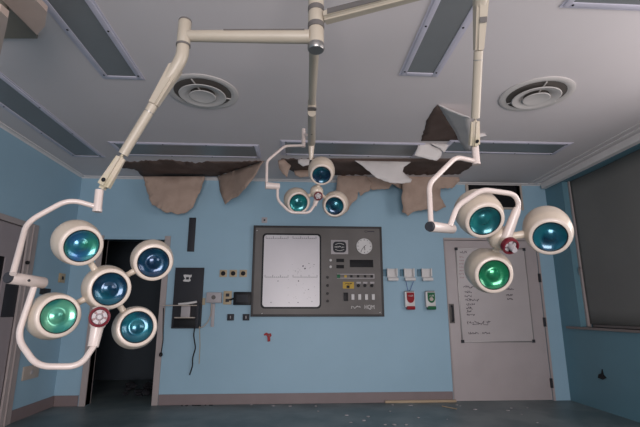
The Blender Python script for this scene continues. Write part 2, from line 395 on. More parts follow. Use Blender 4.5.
fixture(-2.67, -2.32, 3.0, 5.0, 'long unlit ceiling light panel along the left wall')
fixture(-2.06, -0.44, onZ(190, 144.5, ZC).y, onZ(190, 157, ZC).y, 'crosswise ceiling light panel above the left hanging paint flaps')
fixture(onZ(282, 150, ZC).x, onZ(420, 150, ZC).x, onZ(350, 142.8, ZC).y, onZ(350, 156.5, ZC).y, 'crosswise ceiling light panel behind the central surgical lamp')
fixture(onZ(443, 150, ZC).x, onZ(562, 150, ZC).x, onZ(505, 142.5, ZC).y, onZ(505, 154, ZC).y, 'crosswise ceiling light panel above the closed grey door')
q = onZ(563, 7, ZC); fixture(q.x, q.x+1.6, q.y-0.36, q.y, 'ceiling light panel cut by the top right edge of the photo')

# ------------------------------------------------------------------ round vents
def vent(cx, cy, R, label):
    t = thing('ceiling_vent', label, 'air vent', (cx, cy, ZC-0.035), 'round ceiling air vents')
    T = Matrix.Translation((cx, cy, ZC))
    b = BM(); lathe(b, [(R*0.80, -0.0006), (R, -0.0006), (R, -0.006), (R*0.95, -0.011), (R*0.86, -0.011), (R*0.80, -0.006), (R*0.80, -0.0006)], T, 56); link('flange', b, M_VENT, t)
    b = BM(); lathe(b, [(0, -0.0006), (R*0.81, -0.0006), (R*0.80, -0.004), (0, -0.004)], T, 56); plabel(link('duct_opening', b, M_DUCT, t, 0), 'dark gap of the vent')
    for nm, ro, ri, z in (('diffuser_ring', 0.70, 0.36, 0.0), ('diffuser_cone', 0.36, 0.0, 0.0)):
        b = BM()
        if ri: pr = [(R*0.64, -0.036), (R*0.66, -0.032), (R*0.63, -0.028), (R*0.42, -0.010), (R*0.34, -0.010), (R*0.40, -0.018), (R*0.54, -0.031), (R*0.64, -0.036)]
        else: pr = [(0, -0.034), (R*0.22, -0.036), (R*0.35, -0.042), (R*0.37, -0.038), (R*0.30, -0.03), (R*0.15, -0.01), (0, -0.01)]
        lathe(b, pr, T, 56); link(nm, b, M_VENT, t)
    for k in range(3):
        a = math.radians(20+120*k); b = BM()
        boxbeam(b, Vector((cx, cy, ZC-0.013)), Vector((cx+R*0.8*math.cos(a), cy+R*0.8*math.sin(a), ZC-0.013)), 0.01, 0.006, 0.01, 0.006, 0)
        link('spoke', b, M_VENT, t)
vent(-0.80, 3.34, 0.295, 'round concentric ceiling vent on the left, behind the left lamp arm')
vent(2.03, 3.22, 0.295, 'round concentric ceiling vent on the right side of the ceiling')

# ------------------------------------------------------------------ peeling paint
def inside(poly, x, y):
    c = False; n = len(poly); j = n-1
    for i in range(n):
        xi, yi = poly[i]; xj, yj = poly[j]
        if (yi > y) != (yj > y) and x < (xj-xi)*(y-yi)/(yj-yi)+xi: c = not c
        j = i
    return c
def sheet(name, poly, fn, m, label, cat, rip=0.012, thick=0.004, group=None, fine=1.0, jag=0.5, seed=1):
    """fn maps an outline point to the surface; the outline gets slightly ragged"""
    rnd = random.Random(seed); pts = []
    n = len(poly)
    for i in range(n):
        a, c = poly[i], poly[(i+1) % n]; L = math.hypot(c[0]-a[0], c[1]-a[1]); k = max(1, int(L/2.2))
        for s in range(k):
            t = s/k; j = jag if (s and not (a[1] == c[1])) else 0
            pts.append((a[0]+(c[0]-a[0])*t+(rnd.random()-.5)*j, a[1]+(c[1]-a[1])*t+(rnd.random()-.5)*j))
    b = BM(); vs = [b.verts.new(fn(x, y)) for x, y in pts]
    f = b.faces.new(vs); f.normal_update(); nrm = f.normal.copy()
    bmesh.ops.triangulate(b, faces=[f])
    for _ in range(2):
        ed = [e for e in b.edges if e.calc_length() > 0.07]
        if ed: bmesh.ops.subdivide_edges(b, edges=ed, cuts=1); bmesh.ops.triangulate(b, faces=b.faces[:])
    ztop = max(v.co.z for v in b.verts)
    for v in b.verts:
        drop = min(1.0, (ztop-v.co.z)/0.12)
        v.co += nrm*(rip*drop*noise.noise(v.co*4.0+Vector((seed, 0, 0)))*2)
    o = link(name, b, m, smooth=60)
    md = o.modifiers.new('thickness', 'SOLIDIFY'); md.thickness = thick; md.offset = 0
    if label: tag(o, label, cat, group)
    return o
G = 'peeling ceiling paint flaps'
zc = ZC-0.007
ceil = lambda x, y: onZ(x, y, ZC-0.0016)
def plaster(poly, seed, label, fn=ceil):
    # bare plaster is a thin layer on the ceiling
    return sheet('bare_plaster_patch', poly, fn, M_PLAST, label, 'plaster patch', rip=0.0, thick=0.003, seed=seed, jag=1.6)
plaster([(118, 160), (130, 162), (150, 160.5), (172, 159.5), (180, 161), (197, 163), (210, 161.5), (240, 161.5), (265, 161), (217, 176.5), (205, 176.5), (143, 176.5), (134, 169), (122, 168)], 3, 'dark brown bare plaster patch on the ceiling above the left pair of paint flaps')
plaster([(281, 158.8), (330, 158.5), (420, 158.5), (474, 158.5), (472, 166), (458, 174.5), (403, 174.8), (340, 175), (300, 175), (290, 170)], 4, 'long dark brown bare plaster patch on the ceiling between the centre and right lamps')
plaster([(438, 104.5), (433, 110), (426, 121), (425, 127), (421, 141), (457, 141), (466, 138), (452, 122)], 6, 'dark brown bare plaster patch on the ceiling in front of the light panels')
def hang(py0, lean=0.0, px0=300):
    Y0 = onZ(px0, py0, zc).y
    def f(x, y):
        r = ray(x, y); p0 = Vector((0, Y0, zc)); n = Vector((0, 1, lean)).normalized()
        return EYE+r*((p0-EYE).dot(n)/r.dot(n))
    return f
sheet('paint_flap', [(143, 176.5), (205, 176.5), (202, 186), (196, 199), (193, 207), (187, 212), (178, 214.5), (171, 212), (165, 212.5), (158, 208), (152, 205), (147, 192)], hang(176.5), M_PEEL,
      'wide beige flap of peeled paint hanging at the left', 'peeling paint', group=G, seed=2, jag=1.4)
A1, B1 = onZ(217, 176.5, zc), onZ(264, 161, zc)
nn = (B1-A1).cross(Vector((0, 0, 1)) + Vector((0.1, 0.15, 0))).normalized()
sheet('paint_flap', [(217, 176.5), (264, 161), (257, 174), (247, 187), (238, 196), (230, 199), (225, 204.5), (220, 190)], lambda x, y: onP(x, y, A1, nn), M_PEEL,
      'triangular beige flap of peeled paint pointing down, right of the widest left flap', 'peeling paint', group=G, seed=5, rip=0.02)
sheet('paint_flap', [(278, 160.5), (284, 159), (291, 166), (288.5, 172), (287, 178), (283, 174), (279, 168)], hang(160), M_PEEL,
      'small pale pinkish curl of paint left of the central lamp', 'peeling paint', group=G, seed=7)
sheet('paint_flap', [(298, 158.8), (310, 158.8), (309, 165), (303, 166.5), (298, 163)], hang(158.8), M_PEELW,
      'tiny white paint curl just behind the central lamp arm', 'peeling paint', group=G, seed=8)
sheet('paint_flap', [(294, 170.5), (308, 170), (311, 176), (300, 177.5), (295, 175)], hang(170.4), M_PEEL,
      'small beige paint shred behind the upper dome of the central lamp', 'peeling paint', group=G, seed=9)
sheet('paint_flap', [(338, 175.5), (366, 175.5), (372, 184), (370, 190), (360, 196), (358, 191.5), (357, 199), (352, 203), (349, 209), (345, 213), (341, 214.5), (342, 208), (337, 203), (336, 190)], hang(175.5), M_PEEL,
      'ragged beige flap of peeled paint right of the central lamp', 'peeling paint', group=G, seed=10, jag=1.2)
sheet('paint_flap', [(364, 175.5), (404, 175.5), (403, 184), (402, 189), (397, 187), (392, 184), (389, 189), (380, 189.5), (372, 190), (368, 184)], hang(176.5, 0.05), M_PEEL,
      'short ragged beige strip of peeled paint under the large white paint sheet', 'peeling paint', group=G, seed=11, jag=1.2)
sheet('paint_flap', [(354, 160), (412, 160), (410, 163), (404, 167), (403, 171), (407, 175), (412.5, 179), (411, 182), (400, 183.3), (390, 182.8), (376, 178), (364, 168)], hang(160), M_PEELW,
      'large white flap of loose paint hanging below the middle light panel', 'peeling paint', group=G, seed=12, rip=0.02, jag=0.6)
sheet('paint_flap', [(403.5, 175), (459, 175), (460, 181), (452, 188.5), (441, 188), (440, 197), (446, 207), (436, 211.5), (428, 209), (417, 211), (413, 212), (408, 216), (405, 213), (402, 212), (403, 206), (401.5, 200)], hang(175), M_PEEL,
      'broad beige flap of peeled paint behind the yoke of the right lamp', 'peeling paint', group=G, seed=13, rip=0.02, jag=1.3)
def droop(ax, ay, bx, by, k):
    # hangs below the ceiling in proportion to the distance from its attached edge
    L = math.hypot(bx-ax, by-ay)
    return lambda x, y: onZ(x, y, zc-k*max(0.0, ((x-ax)*(by-ay)-(y-ay)*(bx-ax))/L))
sheet('paint_flap', [(438, 104.5), (441, 105.5), (456, 112), (470, 117), (471.5, 135), (470.5, 150), (466, 150.5), (459, 141), (455, 132), (448, 121)], droop(438, 104.5, 460, 142, 0.0045), M_PEELW,
      'long white flap of loose paint hanging beside the right lamp arm', 'peeling paint', group=G, seed=14, rip=0.01, jag=0.4)
sheet('paint_flap', [(419, 142), (428, 143), (432, 146), (442.5, 150), (441, 157), (437, 160.5), (426, 158.5), (414, 155.5), (417, 149)], hang(142, 0.1), M_PEELW,
      'small grey paint sheet hanging over the end of the light panel', 'peeling paint', group=G, seed=15)
sheet('paint_flap', [(430, 143.5), (444, 144), (458, 139), (463, 139.5), (448, 146), (444, 153), (440, 149)], hang(141.5, 0.1), M_PEELW,
      'narrow twisted strip of paint beside the small hanging grey paint sheet', 'peeling paint', group=G, seed=16)
sheet('paint_flap', [(478, 130), (484, 133), (486.5, 136), (480, 137.5), (477, 139), (478, 134)], hang(130), M_PEELW,
      'tiny curl of paint just right of the right lamp arm', 'peeling paint', group=G, seed=17)

# ------------------------------------------------------------------ surgical lamps
def P(a, Y=None):
    return onY(a[0], a[1], a[2] if len(a) > 2 else Y)
def pod(root, pos, axis, lens, R=0.085, depth=0.125, handed=''):
    """lamp dome: front rim centre at pos, facing axis"""
    M = mx(pos, axis); s = R/0.085; q = 1.05 if depth > 0.14 else 1.0
    b = BM()
    lathe(b, [(0.0885*s, -0.006), (0.092*s, -0.018), (0.096*s*q, -0.035), (0.099*s*q, -0.055), (0.100*s*q, -0.62*depth), (0.096*s*q, -0.80*depth), (0.084*s*q, -0.93*depth), (0.066*s*q, -0.985*depth), (0.035*s, -depth), (0, -depth)], M, 44)
    lathe(b, [(0.0885*s, -0.006), (0.08*s, -0.03), (0.0, -0.05)], M, 44)
    h = link('lamp_dome', b, M_WHITE, root, 50)
    b = BM(); lathe(b, [(0.071*s, -0.008), (0.071*s, 0.001), (0.0735*s, 0.004), (0.083*s, 0.004), (0.088*s, 0.0), (0.0895*s, -0.008), (0.071*s, -0.008)], M, 44)
    link('rim', b, M_RIM, h, 50)
    b = BM(); lathe(b, [(0.068*s, -0.009), (0.068*s, 0.0005), (0.0715*s, 0.002), (0.0715*s, -0.009), (0.068*s, -0.009)], M, 44)
    plabel(link('gasket', b, M_BLACK, h, 50), 'thin black gasket ring')
    b = BM()  # dished coated lens with a raised centre
    lathe(b, [(0.0681*s, -0.001), (0.064*s, -0.0045), (0.054*s, -0.010), (0.044*s, -0.0135), (0.034*s, -0.0150), (0.029*s, -0.014), (0.024*s, -0.0115), (0.017*s, -0.0085), (0.009*s, -0.007), (0, -0.0065)], M, 44)
    link('lens', b, lens, h, 70)
    return M
def strut(root, a, c, r=0.015):
    b = BM(); m = (a+c)/2; tube(b, [a, a*0.75+c*0.25, m, a*0.25+c*0.75, c], [r*1.35, r, r*0.9, r, r*1.35], 14); link('strut', b, M_WHITE, root, 60)
def handle_disc(root, pos, axis, R, knob=0.0):
    M = mx(pos, axis)
    b = BM(); lathe(b, [(R*0.72, -0.006), (R*0.72, 0.008), (R*0.8, 0.012), (R*0.95, 0.010), (R, 0.004), (R, -0.012), (R*0.8, -0.016), (0, -0.016), (0, -0.006), (R*0.72, -0.006)], M, 36)
    h = link('focus_ring', b, M_DRED, root, 45); plabel(h, 'dark red focusing ring')
    b = BM()
    for k in range(5):
        a0 = k*2*math.pi/5; vs = []
        t = bmesh.new()
        outer = [Vector((R*0.68*math.cos(a0+0.85*i/5), R*0.68*math.sin(a0+0.85*i/5), 0)) for i in range(6)]
        inner = [Vector((R*0.36*math.cos(a0+0.85*i/5), R*0.36*math.sin(a0+0.85*i/5), 0)) for i in range(5, -1, -1)]
        prism(t, outer+inner, Vector((0, 0, 0.007))); merge(b, t, M @ Matrix.Translation((0, 0, -0.004)))
    plabel(link('grip_segment', b, M_GREYB, h, 30), 'pale segments inside the ring')
    b = BM()
    if knob: lathe(b, [(R*0.36, -0.004), (R*0.36, knob*0.7), (R*0.3, knob), (0, knob)], M, 24)
    else: lathe(b, [(R*0.3, -0.004), (R*0.3, 0.006), (R*0.2, 0.01), (0, 0.01)], M, 24)
    plabel(link('knob', b, M_GREYB, h, 45), 'grey centre knob')
def arm_cover(root, a, c, w, name='spring_arm', yellow=0.25, up=Vector((0, 1, 0)), hole=True):
    """spring arm: wide housing at a, slender tube, knuckle cover at c"""
    d = c-a; b = BM()
    boxbeam(b, a, a+d*0.34, w*0.92, w*1.0, w*0.66, w*0.68, 0.010, up)
    tube(b, [a+d*0.33, a+d*0.37, a+d*(1-yellow)], [w*0.34, w*0.335, w*0.33], 20)
    o = link(name, b, M_DIMMED, root, 40)
    b = BM(); tube(b, [a+d*0.385, a+d*0.39], [w*0.352]*2, 20); plabel(link('seam_ring', b, M_STEEL, o, 40), 'thin seam ring')
    b = BM(); boxbeam(b, a+d*(1-yellow), c, w*0.66, w*0.66, w*0.86, w*0.92, 0.016, up)
    k = link('knuckle_cover', b, M_YELLOWED, root, 40); plabel(k, 'yellowed knuckle cover')
    fm = frame_of(d, up)
    for sgn in (1, -1):
        b = BM(); pp = c-d*0.06+fm.col[1]*(w*0.49*sgn); lathe(b, [(0, 0.002), (w*0.13, 0.002), (w*0.15, 0), (0, 0)], mx(pp, fm.col[1]*sgn), 16); link('screw', b, M_BLACK, k)
    return o

XCOL, YCOL = 0.079, 1.7
colm = thing('lamp_column', 'cream ceiling column carrying the three surgical lamp arms', 'ceiling column', (XCOL, YCOL, 2.24))
zof = lambda py: onY(316, py, YCOL).z
T = Matrix.Translation((XCOL, YCOL, 0))
b = BM(); lathe(b, [(0, ZC-0.001), (0.12, ZC-0.001), (0.12, ZC-0.02), (0.1, ZC-0.045), (0.045, ZC-0.05), (0.033, ZC-0.06), (0.033, zof(10)), (0, zof(10))], T, 40); link('mounting_tube', b, M_DIMMED, colm, 40)
for (pa, pb) in ((12, 24), (29, 45)):
    b = BM(); lathe(b, [(0, zof(pa)), (0.034, zof(pa)), (0.036, zof(pa+1)), (0.036, zof(pb-1)), (0.034, zof(pb)), (0, zof(pb))], T, 36); link('arm_hub', b, M_DIMMED, colm, 40)
b = BM(); lathe(b, [(0, zof(-14)), (0.0345, zof(-14)), (0.036, zof(-12)), (0.036, zof(7)), (0.034, zof(8)), (0, zof(8))], T, 36); link('arm_hub', b, M_DIMMED, colm, 40)
for pa in (10.2, 26.5): # dark rings
    b = BM(); lathe(b, [(0, zof(pa-2.4)), (0.037, zof(pa-2.4)), (0.038, zof(pa)), (0.037, zof(pa+2.4)), (0, zof(pa+2.4))], T, 36); plabel(link('bearing_ring', b, M_PANEL, colm, 40), 'dark bearing ring')
b = BM(); lathe(b, [(0, zof(44.5)), (0.037, zof(44.5)), (0.038, zof(46)), (0.038, zof(49)), (0.034, zof(50.5)), (0, zof(50.5))], T, 36); plabel(link('end_cap', b, M_STEEL, colm, 40), 'dark metal end cap')
b = BM(); box(b, XCOL-0.016, XCOL+0.016, YCOL-0.0385, YCOL-0.034, zof(3), zof(-3), 0.001); plabel(link('sticker', b, M_PURPLE, colm, 0), 'purple sticker')

# ---- left, five domes
def lamp_left():
    base = P((110, 289, 1.8))
    t = thing('surgical_lamp', 'surgical lamp with five round domes hanging at the left', 'surgical lamp', base)
    ze = zof(37); a = Vector((XCOL-0.03, YCOL, ze)); e = onZ(184, 36, ze+0.005)
    d = (e-a)
    b = BM(); tube(b, [a, a+d*0.3, a+d*0.98], [0.031, 0.030, 0.025], 24); ex = link('extension_arm', b, M_DIMMED, t, 60)
    b = BM(); boxbeam(b, a+d*0.04+Vector((0, -0.025, 0.0165)), a+d*0.68+Vector((0, -0.022, 0.0155)), 0.012, 0.007, 0.009, 0.006, 0.001)
    plabel(link('cable_channel', b, M_PANEL, ex, 0), 'dark cable channel')
    b = BM(); lathe(b, [(0, 0.075), (0.026, 0.075), (0.029, 0.07), (0.03, -0.045), (0.027, -0.05), (0, -0.05)], Matrix.Translation(e), 28); j = link('swivel_joint', b, M_DIMMED, t, 40)
    b = BM(); lathe(b, [(0, 0.082), (0.026, 0.082), (0.029, 0.076), (0.029, 0.072), (0, 0.072)], Matrix.Translation(e), 28); link('joint_cap', b, M_PANEL, j, 40)
    b = BM(); lathe(b, [(0, -0.044), (0.0315, -0.044), (0.032, -0.048), (0.0315, -0.053), (0, -0.053)], Matrix.Translation(e), 28); link('joint_band', b, M_PANEL, j, 40)
    k0 = e+Vector((0, 0, -0.05)); k1 = P((182, 58, e.y)); s0 = P((177, 66, e.y+0.02)); s1 = P((102, 189, 1.8))
    b = BM(); tube(b, rounded([k0, k1, s0+(s1-s0)*0.12], 0.04), [0.028]*9, 20); link('elbow', b, M_DIMMED, t, 50)
    arm_cover(t, s0, s1, 0.062, yellow=0.27)
    # stub and yoke
    st0 = P((99.5, 190, 1.8)); st1 = P((97.5, 209, 1.8))
    b = BM(); tube(b, [st0, st1], 0.017, 18); tube(b, [st1, st1+Vector((0, 0, -0.012))], 0.019, 18); link('swivel_stub', b, M_TUBE, t, 40)
    b = BM(); tube(b, rounded([P((97.5, 207, 1.8)), P((69, 199, 1.76)), P((27, 222, 1.7)), P((13, 274, 1.55))], 0.05, 8), 0.0108, 16); link('upper_yoke', b, M_TUBE, t, 60)
    ka, kb = P((8.5, 277.5, 1.57)), P((44, 283, 1.73))
    b = BM(); tube(b, [ka, ka*0.97+kb*0.03, ka*0.03+kb*0.97, kb], [0.019, 0.021, 0.022, 0.018], 24); kn = link('yoke_joint', b, M_TUBE, t, 40)
    b = BM(); tube(b, [ka-(kb-ka)*0.03, ka+(kb-ka)*0.005], [0.0185, 0.0205], 24); plabel(link('joint_cap', b, M_DARK, kn, 40), 'dark end cap')
    b = BM(); pt = P((29, 280.5, 1.61)); lathe(b, [(0, 0.002), (0.005, 0.0015), (0, 0)], mx(pt, EYE-pt), 12); link('screw', b, M_BLACK, kn)
    b = BM(); tube(b, rounded([P((35, 284, 1.69)), P((17, 338, 1.66)), P((37, 366.5, 1.64)), P((80, 366.5, 1.67)), P((94, 346, 1.72))], 0.045, 8), 0.0112, 16); link('lower_yoke', b, M_TUBE, t, 60)
    # head
    n = Vector((0.56, -0.80, -0.13)).normalized()
    C0 = P((110, 289, 1.8)); foc = C0+n*0.80
    pod(t, C0, n, L_DEEP, 0.079)
    back = C0-n*0.065
    for (px, py, ln, R) in ((82, 246, L_BG, 0.077), (153.5, 262.5, L_DEEP, 0.077), (137, 327, L_TEAL, 0.077), (59, 316, L_GRN, 0.077)):
        pc = onP(px, py, C0+n*0.0, n); ax = (foc-pc).normalized()
        pod(t, pc, ax, ln, R)
        pb = pc-ax*0.06; dd = (pb-back).normalized()
        strut(t, back+dd*0.075, pb-dd*0.075, 0.0135)
    # handle mount
    h0, h1 = P((101, 309, 1.76)), P((93, 347, 1.72))
    b = BM(); tube(b, [h0, h0*0.55+h1*0.45, h0*0.5+h1*0.5, h1], [0.03, 0.028, 0.023, 0.019], 24); link('handle_mount', b, M_TUBE, t, 40)
    hp = P((99.5, 317, 1.70)); handle_disc(t, hp, (EYE-hp), 0.038)
lamp_left()

# ---- right, three domes
def lamp_right():
    C0 = P((503, 242, 1.80))
    t = thing('surgical_lamp', 'surgical lamp with three large domes hanging at the right', 'surgical lamp', C0)
    ze = zof(18); e = P((481, -22, 1.42)); e.z = ze-0.02
    e = onZ(480, -22, ze); a = Vector((XCOL+0.03, YCOL, ze)); d = e-a
    b = BM(); boxbeam(b, a, e, 0.062, 0.052, 0.05, 0.044, 0.014); ex = link('extension_arm', b, M_DIMMED, t, 40)
    b = BM(); sd = d.cross(Vector((0, 0, 1))).normalized()
    boxbeam(b, a+d*0.05+sd*0.030+Vector((0, 0, 0.004)), a+d*0.8+sd*0.026+Vector((0, 0, 0.004)), 0.008, 0.028, 0.008, 0.024, 0.001)
    plabel(link('cable_channel', b, M_PANEL, ex, 0), 'dark cable channel')
    b = BM(); lathe(b, [(0, 0.07), (0.026, 0.07), (0.03, 0.065), (0.03, -0.045), (0.027, -0.05), (0, -0.05)], Matrix.Translation(e), 28); link('swivel_joint', b, M_DIMMED, t, 40)
    s0 = P((481, -4, e.y+0.03)); s1 = P((474, 148, 1.82))
    b = BM(); tube(b, rounded([e+Vector((0, 0, -0.04)), (e+s0)/2+Vector((0, 0, -0.03)), s0+(s1-s0)*0.05], 0.03), [0.028]*9, 20); link('elbow', b, M_DIMMED, t, 50)
    sa = arm_cover(t, s0, s1, 0.058, yellow=0.22)
    lab = P((481, 19, s0.y+0.0)); dirv = (s1-s0).normalized()
    pt = s0+(s1-s0)*0.14; b = BM(); fm = frame_of(s1-s0, Vector((0, 1, 0)))
    tt = bmesh.new(); bmesh.ops.create_cube(tt, size=1); bmesh.ops.scale(tt, vec=(0.03, 0.003, 0.022), verts=tt.verts)
    sg = -1 if fm.col[1].dot(EYE-pt) < 0 else 1
    merge(b, tt, Matrix.Translation(pt+fm.col[1]*(sg*0.029)) @ fm.to_4x4()); plabel(link('nameplate', b, M_PANEL, sa, 0), 'small dark nameplate')
    st0, st1 = P((475, 146, 1.82)), P((476.5, 163, 1.82))
    b = BM(); tube(b, [st0, st1], 0.0165, 18); tube(b, [st1, st1+Vector((0, 0, -0.008))], 0.018, 18); link('swivel_stub', b, M_TUBE, t, 40)
    b = BM(); tube(b, rounded([P((474, 161, 1.82)), P((456, 157, 1.78)), P((429, 184, 1.72)), P((431, 226, 1.68))], 0.035, 8), 0.0112, 16); link('upper_yoke', b, M_TUBE, t, 60)
    ka, kb = P((430, 226.5, 1.60)), P((453, 229, 1.72))
    b = BM(); tube(b, [ka, ka*0.97+kb*0.03, ka*0.03+kb*0.97, kb], [0.019, 0.021, 0.0195, 0.015], 24); kn = link('yoke_joint', b, M_TUBE, t, 40)
    b = BM(); tube(b, [ka-(kb-ka)*0.05, ka+(kb-ka)*0.02], [0.018, 0.0205], 24); plabel(link('joint_cap', b, M_DARK, kn, 40), 'dark end cap')
    b = BM(); tube(b, rounded([P((450, 226, 1.68)), P((457, 206, 1.68)), P((482, 189.5, 1.68)), P((514, 194, 1.72)), P((519, 203, 1.74)), P((517, 212, 1.75))], 0.035, 8), 0.0112, 16); link('lower_yoke', b, M_TUBE, t, 60)
    h0, h1 = P((517.5, 208, 1.75)), P((504, 243, 1.80))
    b = BM(); tube(b, [h0, h0*0.9+h1*0.1, h0*0.5+h1*0.5, h1], [0.015, 0.018, 0.021, 0.025], 24); link('yoke_mount', b, M_TUBE, t, 40)
    n = Vector((-0.16, -0.85, -0.50)).normalized()
    foc = C0+n*0.8
    M = mx(C0, n)
    b = BM(); lathe(b, [(0, -0.10), (0.04, -0.095), (0.052, -0.07), (0.052, -0.035), (0.045, -0.01), (0.03, 0.0), (0, 0)], M, 32); link('hub', b, M_WHITE, t, 50)
    back = C0-n*0.05
    for (px, py, ln, dp) in ((485, 221, L_AQUA, 0.165), (550, 237, L_TEAL, 0.17), (494, 275, L_GRN2, 0.17)):
        pc = onP(px, py, C0+n*0.03, n); ax = (foc-pc).normalized()
        pod(t, pc, ax, ln, 0.080, depth=dp)
        pb = pc-ax*0.075; dd = (pb-back).normalized()
        strut(t, back+dd*0.03, pb-dd*0.08, 0.018)
    hp = P((510, 246, 1.72)); handle_disc(t, hp, Vector((0.05, -0.75, -0.55)), 0.036, knob=0.04)
    b = BM(); tube(b, [C0-n*0.01, hp-Vector((0.05, -0.75, -0.55)).normalized()*0.012], 0.02, 20); link('handle_mount', b, M_WHITE, t, 40)
lamp_right()

# ---- centre, three domes
def lamp_centre():
    YC = 3.4
    C0 = P((317, 194, YC))
    t = thing('surgical_lamp', 'smaller looking surgical lamp with three domes at the centre, in front of the wall console', 'surgical lamp', C0)
    ze = zof(2); a = Vector((XCOL, YCOL+0.03, ze)); j = P((312, 104.5, 2.65)); 
    b = BM(); tube(b, [a, a*0.5+j*0.5, j], [0.028, 0.027, 0.024], 24); link('extension_arm', b, M_DIMMED, t, 40)
    b = BM(); lathe(b, [(0, 0.03), (0.026, 0.03), (0.029, 0.026), (0.029, -0.03), (0, -0.034)], Matrix.Translation(j), 28); jj = link('swivel_joint', b, M_DIMMED, t, 40)
    b = BM(); lathe(b, [(0, -0.03), (0.0305, -0.03), (0.0305, -0.038), (0, -0.038)], Matrix.Translation(j), 28); link('joint_band', b, M_PANEL, jj, 40)
    s0 = j+Vector((0, 0.02, -0.05)); s1 = P((311.5, 143, YC-0.05))
    b = BM(); tube(b, [s0, s0*0.5+s1*0.5, s0*0.2+s1*0.8, s1, s1+(s1-s0)*0.03], [0.028, 0.029, 0.032, 0.033, 0.025], 24); k = link('spring_arm', b, M_DIMMED, t, 40)
    pt = P((311.5, 131, 2.9)); pt = s0*0.45+s1*0.55+Vector((0, 0, -0.0275)); b = BM(); lathe(b, [(0, 0.003), (0.007, 0.002), (0, 0)], mx(pt, Vector((0, 0, -1))), 12); link('screw', b, M_BLACK, k)
    e1 = P((311, 160, YC-0.02)); b = BM(); tube(b, [s1, e1], [0.028, 0.017], 20); link('swivel_stub', b, M_WHITE, t, 40)
    # yoke
    u0 = P((303.5, 129, YC+0.03)); u1 = P((303.5, 147, YC+0.03))
    b = BM(); tube(b, [u0, u1], 0.017, 14); tube(b, [P((303.5, 134, YC+0.03)), P((311, 137, YC-0.03))], 0.012, 12); link('yoke_pivot', b, M_TUBE, t, 40)
    b = BM(); tube(b, rounded([P((303.5, 145.5, YC+0.03)), P((285, 146, YC)), P((267, 161, YC-0.05)), P((266.5, 184, YC-0.08))], 0.03, 8), 0.0115, 14); link('upper_yoke', b, M_TUBE, t, 60)
    ka, kb = P((265.5, 185.5, YC-0.1)), P((279.5, 186.5, YC-0.08))
    b = BM(); tube(b, [ka, kb], [0.029, 0.026], 20); link('yoke_joint', b, M_TUBE, t, 40)
    b = BM(); tube(b, rounded([P((277.5, 187, YC-0.08)), P((277.5, 200, YC-0.1)), P((290, 212.5, YC-0.12)), P((309, 213, YC-0.1)), P((316, 203, YC-0.04))], 0.04, 8), 0.011, 14); link('lower_yoke', b, M_TUBE, t, 60)
    h0, h1 = P((318, 194, YC-0.02)), P((314.5, 206, YC-0.04)); b = BM(); tube(b, [h0, h1], [0.026, 0.016], 20); link('yoke_mount', b, M_TUBE, t, 40)
    n = Vector((0.0, -0.84, -0.54)).normalized(); foc = C0+n*0.85
    b = BM(); lathe(b, [(0, -0.10), (0.04, -0.095), (0.055, -0.07), (0.055, -0.04), (0.045, -0.01), (0.03, 0.0), (0, 0)], mx(C0-n*0.01, n), 32); link('hub', b, M_WHITE, t, 50)
    back = C0-n*0.05
    for (px, py, ln) in ((321.5, 175, L_TEAL), (298.5, 203, L_AQUA), (334.5, 206, L_TEAL)):
        pc = onP(px, py, C0+n*0.0, n); ax = (foc-pc).normalized()
        pod(t, pc, ax, ln, 0.090, depth=0.165)
        pb = pc-ax*0.075; dd = (pb-back).normalized()
        strut(t, back+dd*0.03, pb-dd*0.07, 0.017)
    hp = P((318.3, 196, YC-0.1)); handle_disc(t, hp, n*0.2+(EYE-hp).normalized(), 0.036, knob=0.03)
    b = BM(); tube(b, [C0-n*0.02, hp], 0.018, 20); link('handle_mount', b, M_WHITE, t, 40)
lamp_centre()

# ------------------------------------------------------------------ ceiling boom, top left
t = thing('ceiling_boom', 'pinkish beige boxy ceiling boom at the top left corner', 'ceiling boom', onZ(20, 15, 2.7))
b = BM(); prism(b, [onZ(x, y, 2.72) for x, y in ((2, 0), (37, 35), (45, 26), (47, 12), (34, -2), (14, -24), (-22, -24))], Vector((0, 0, 0.035))); link('boom_arm', b, M_BEAM, t, 30)
b = BM(); prism(b, [onZ(x, y, ZC-0.001) for x, y in ((-14, 36), (38, 36), (30, 10), (0, -20), (-30, -10))], Vector((0, 0, -0.02))); plabel(link('mounting_plate', b, M_OLIVE, t, 0), 'olive grey mounting plate')
b = BM(); prism(b, [onZ(x, y, 2.60) for x, y in ((-16, 6), (0, 11), (8, 18), (6.5, 27), (0, 56), (-24, 60))], Vector((0, 0, 0.04))); link('boom_joint', b, M_BEAM, t, 30)
b = BM(); prism(b, [onZ(x, y, 2.72) for x, y in ((-12, 4), (2, 8), (4, 30), (-12, 40))], Vector((0, 0, 0.03))); link('boom_bracket', b, M_OLIVE, t, 0)
b = BM(); c1 = onZ(-2, 6, 2.75); lathe(b, [(0, 2.66), (0.05, 2.66), (0.05, ZC-0.021), (0, ZC-0.021)], Matrix.Translation((c1.x, c1.y, 0)), 24); link('boom_pivot', b, M_OLIVE, t, 40)

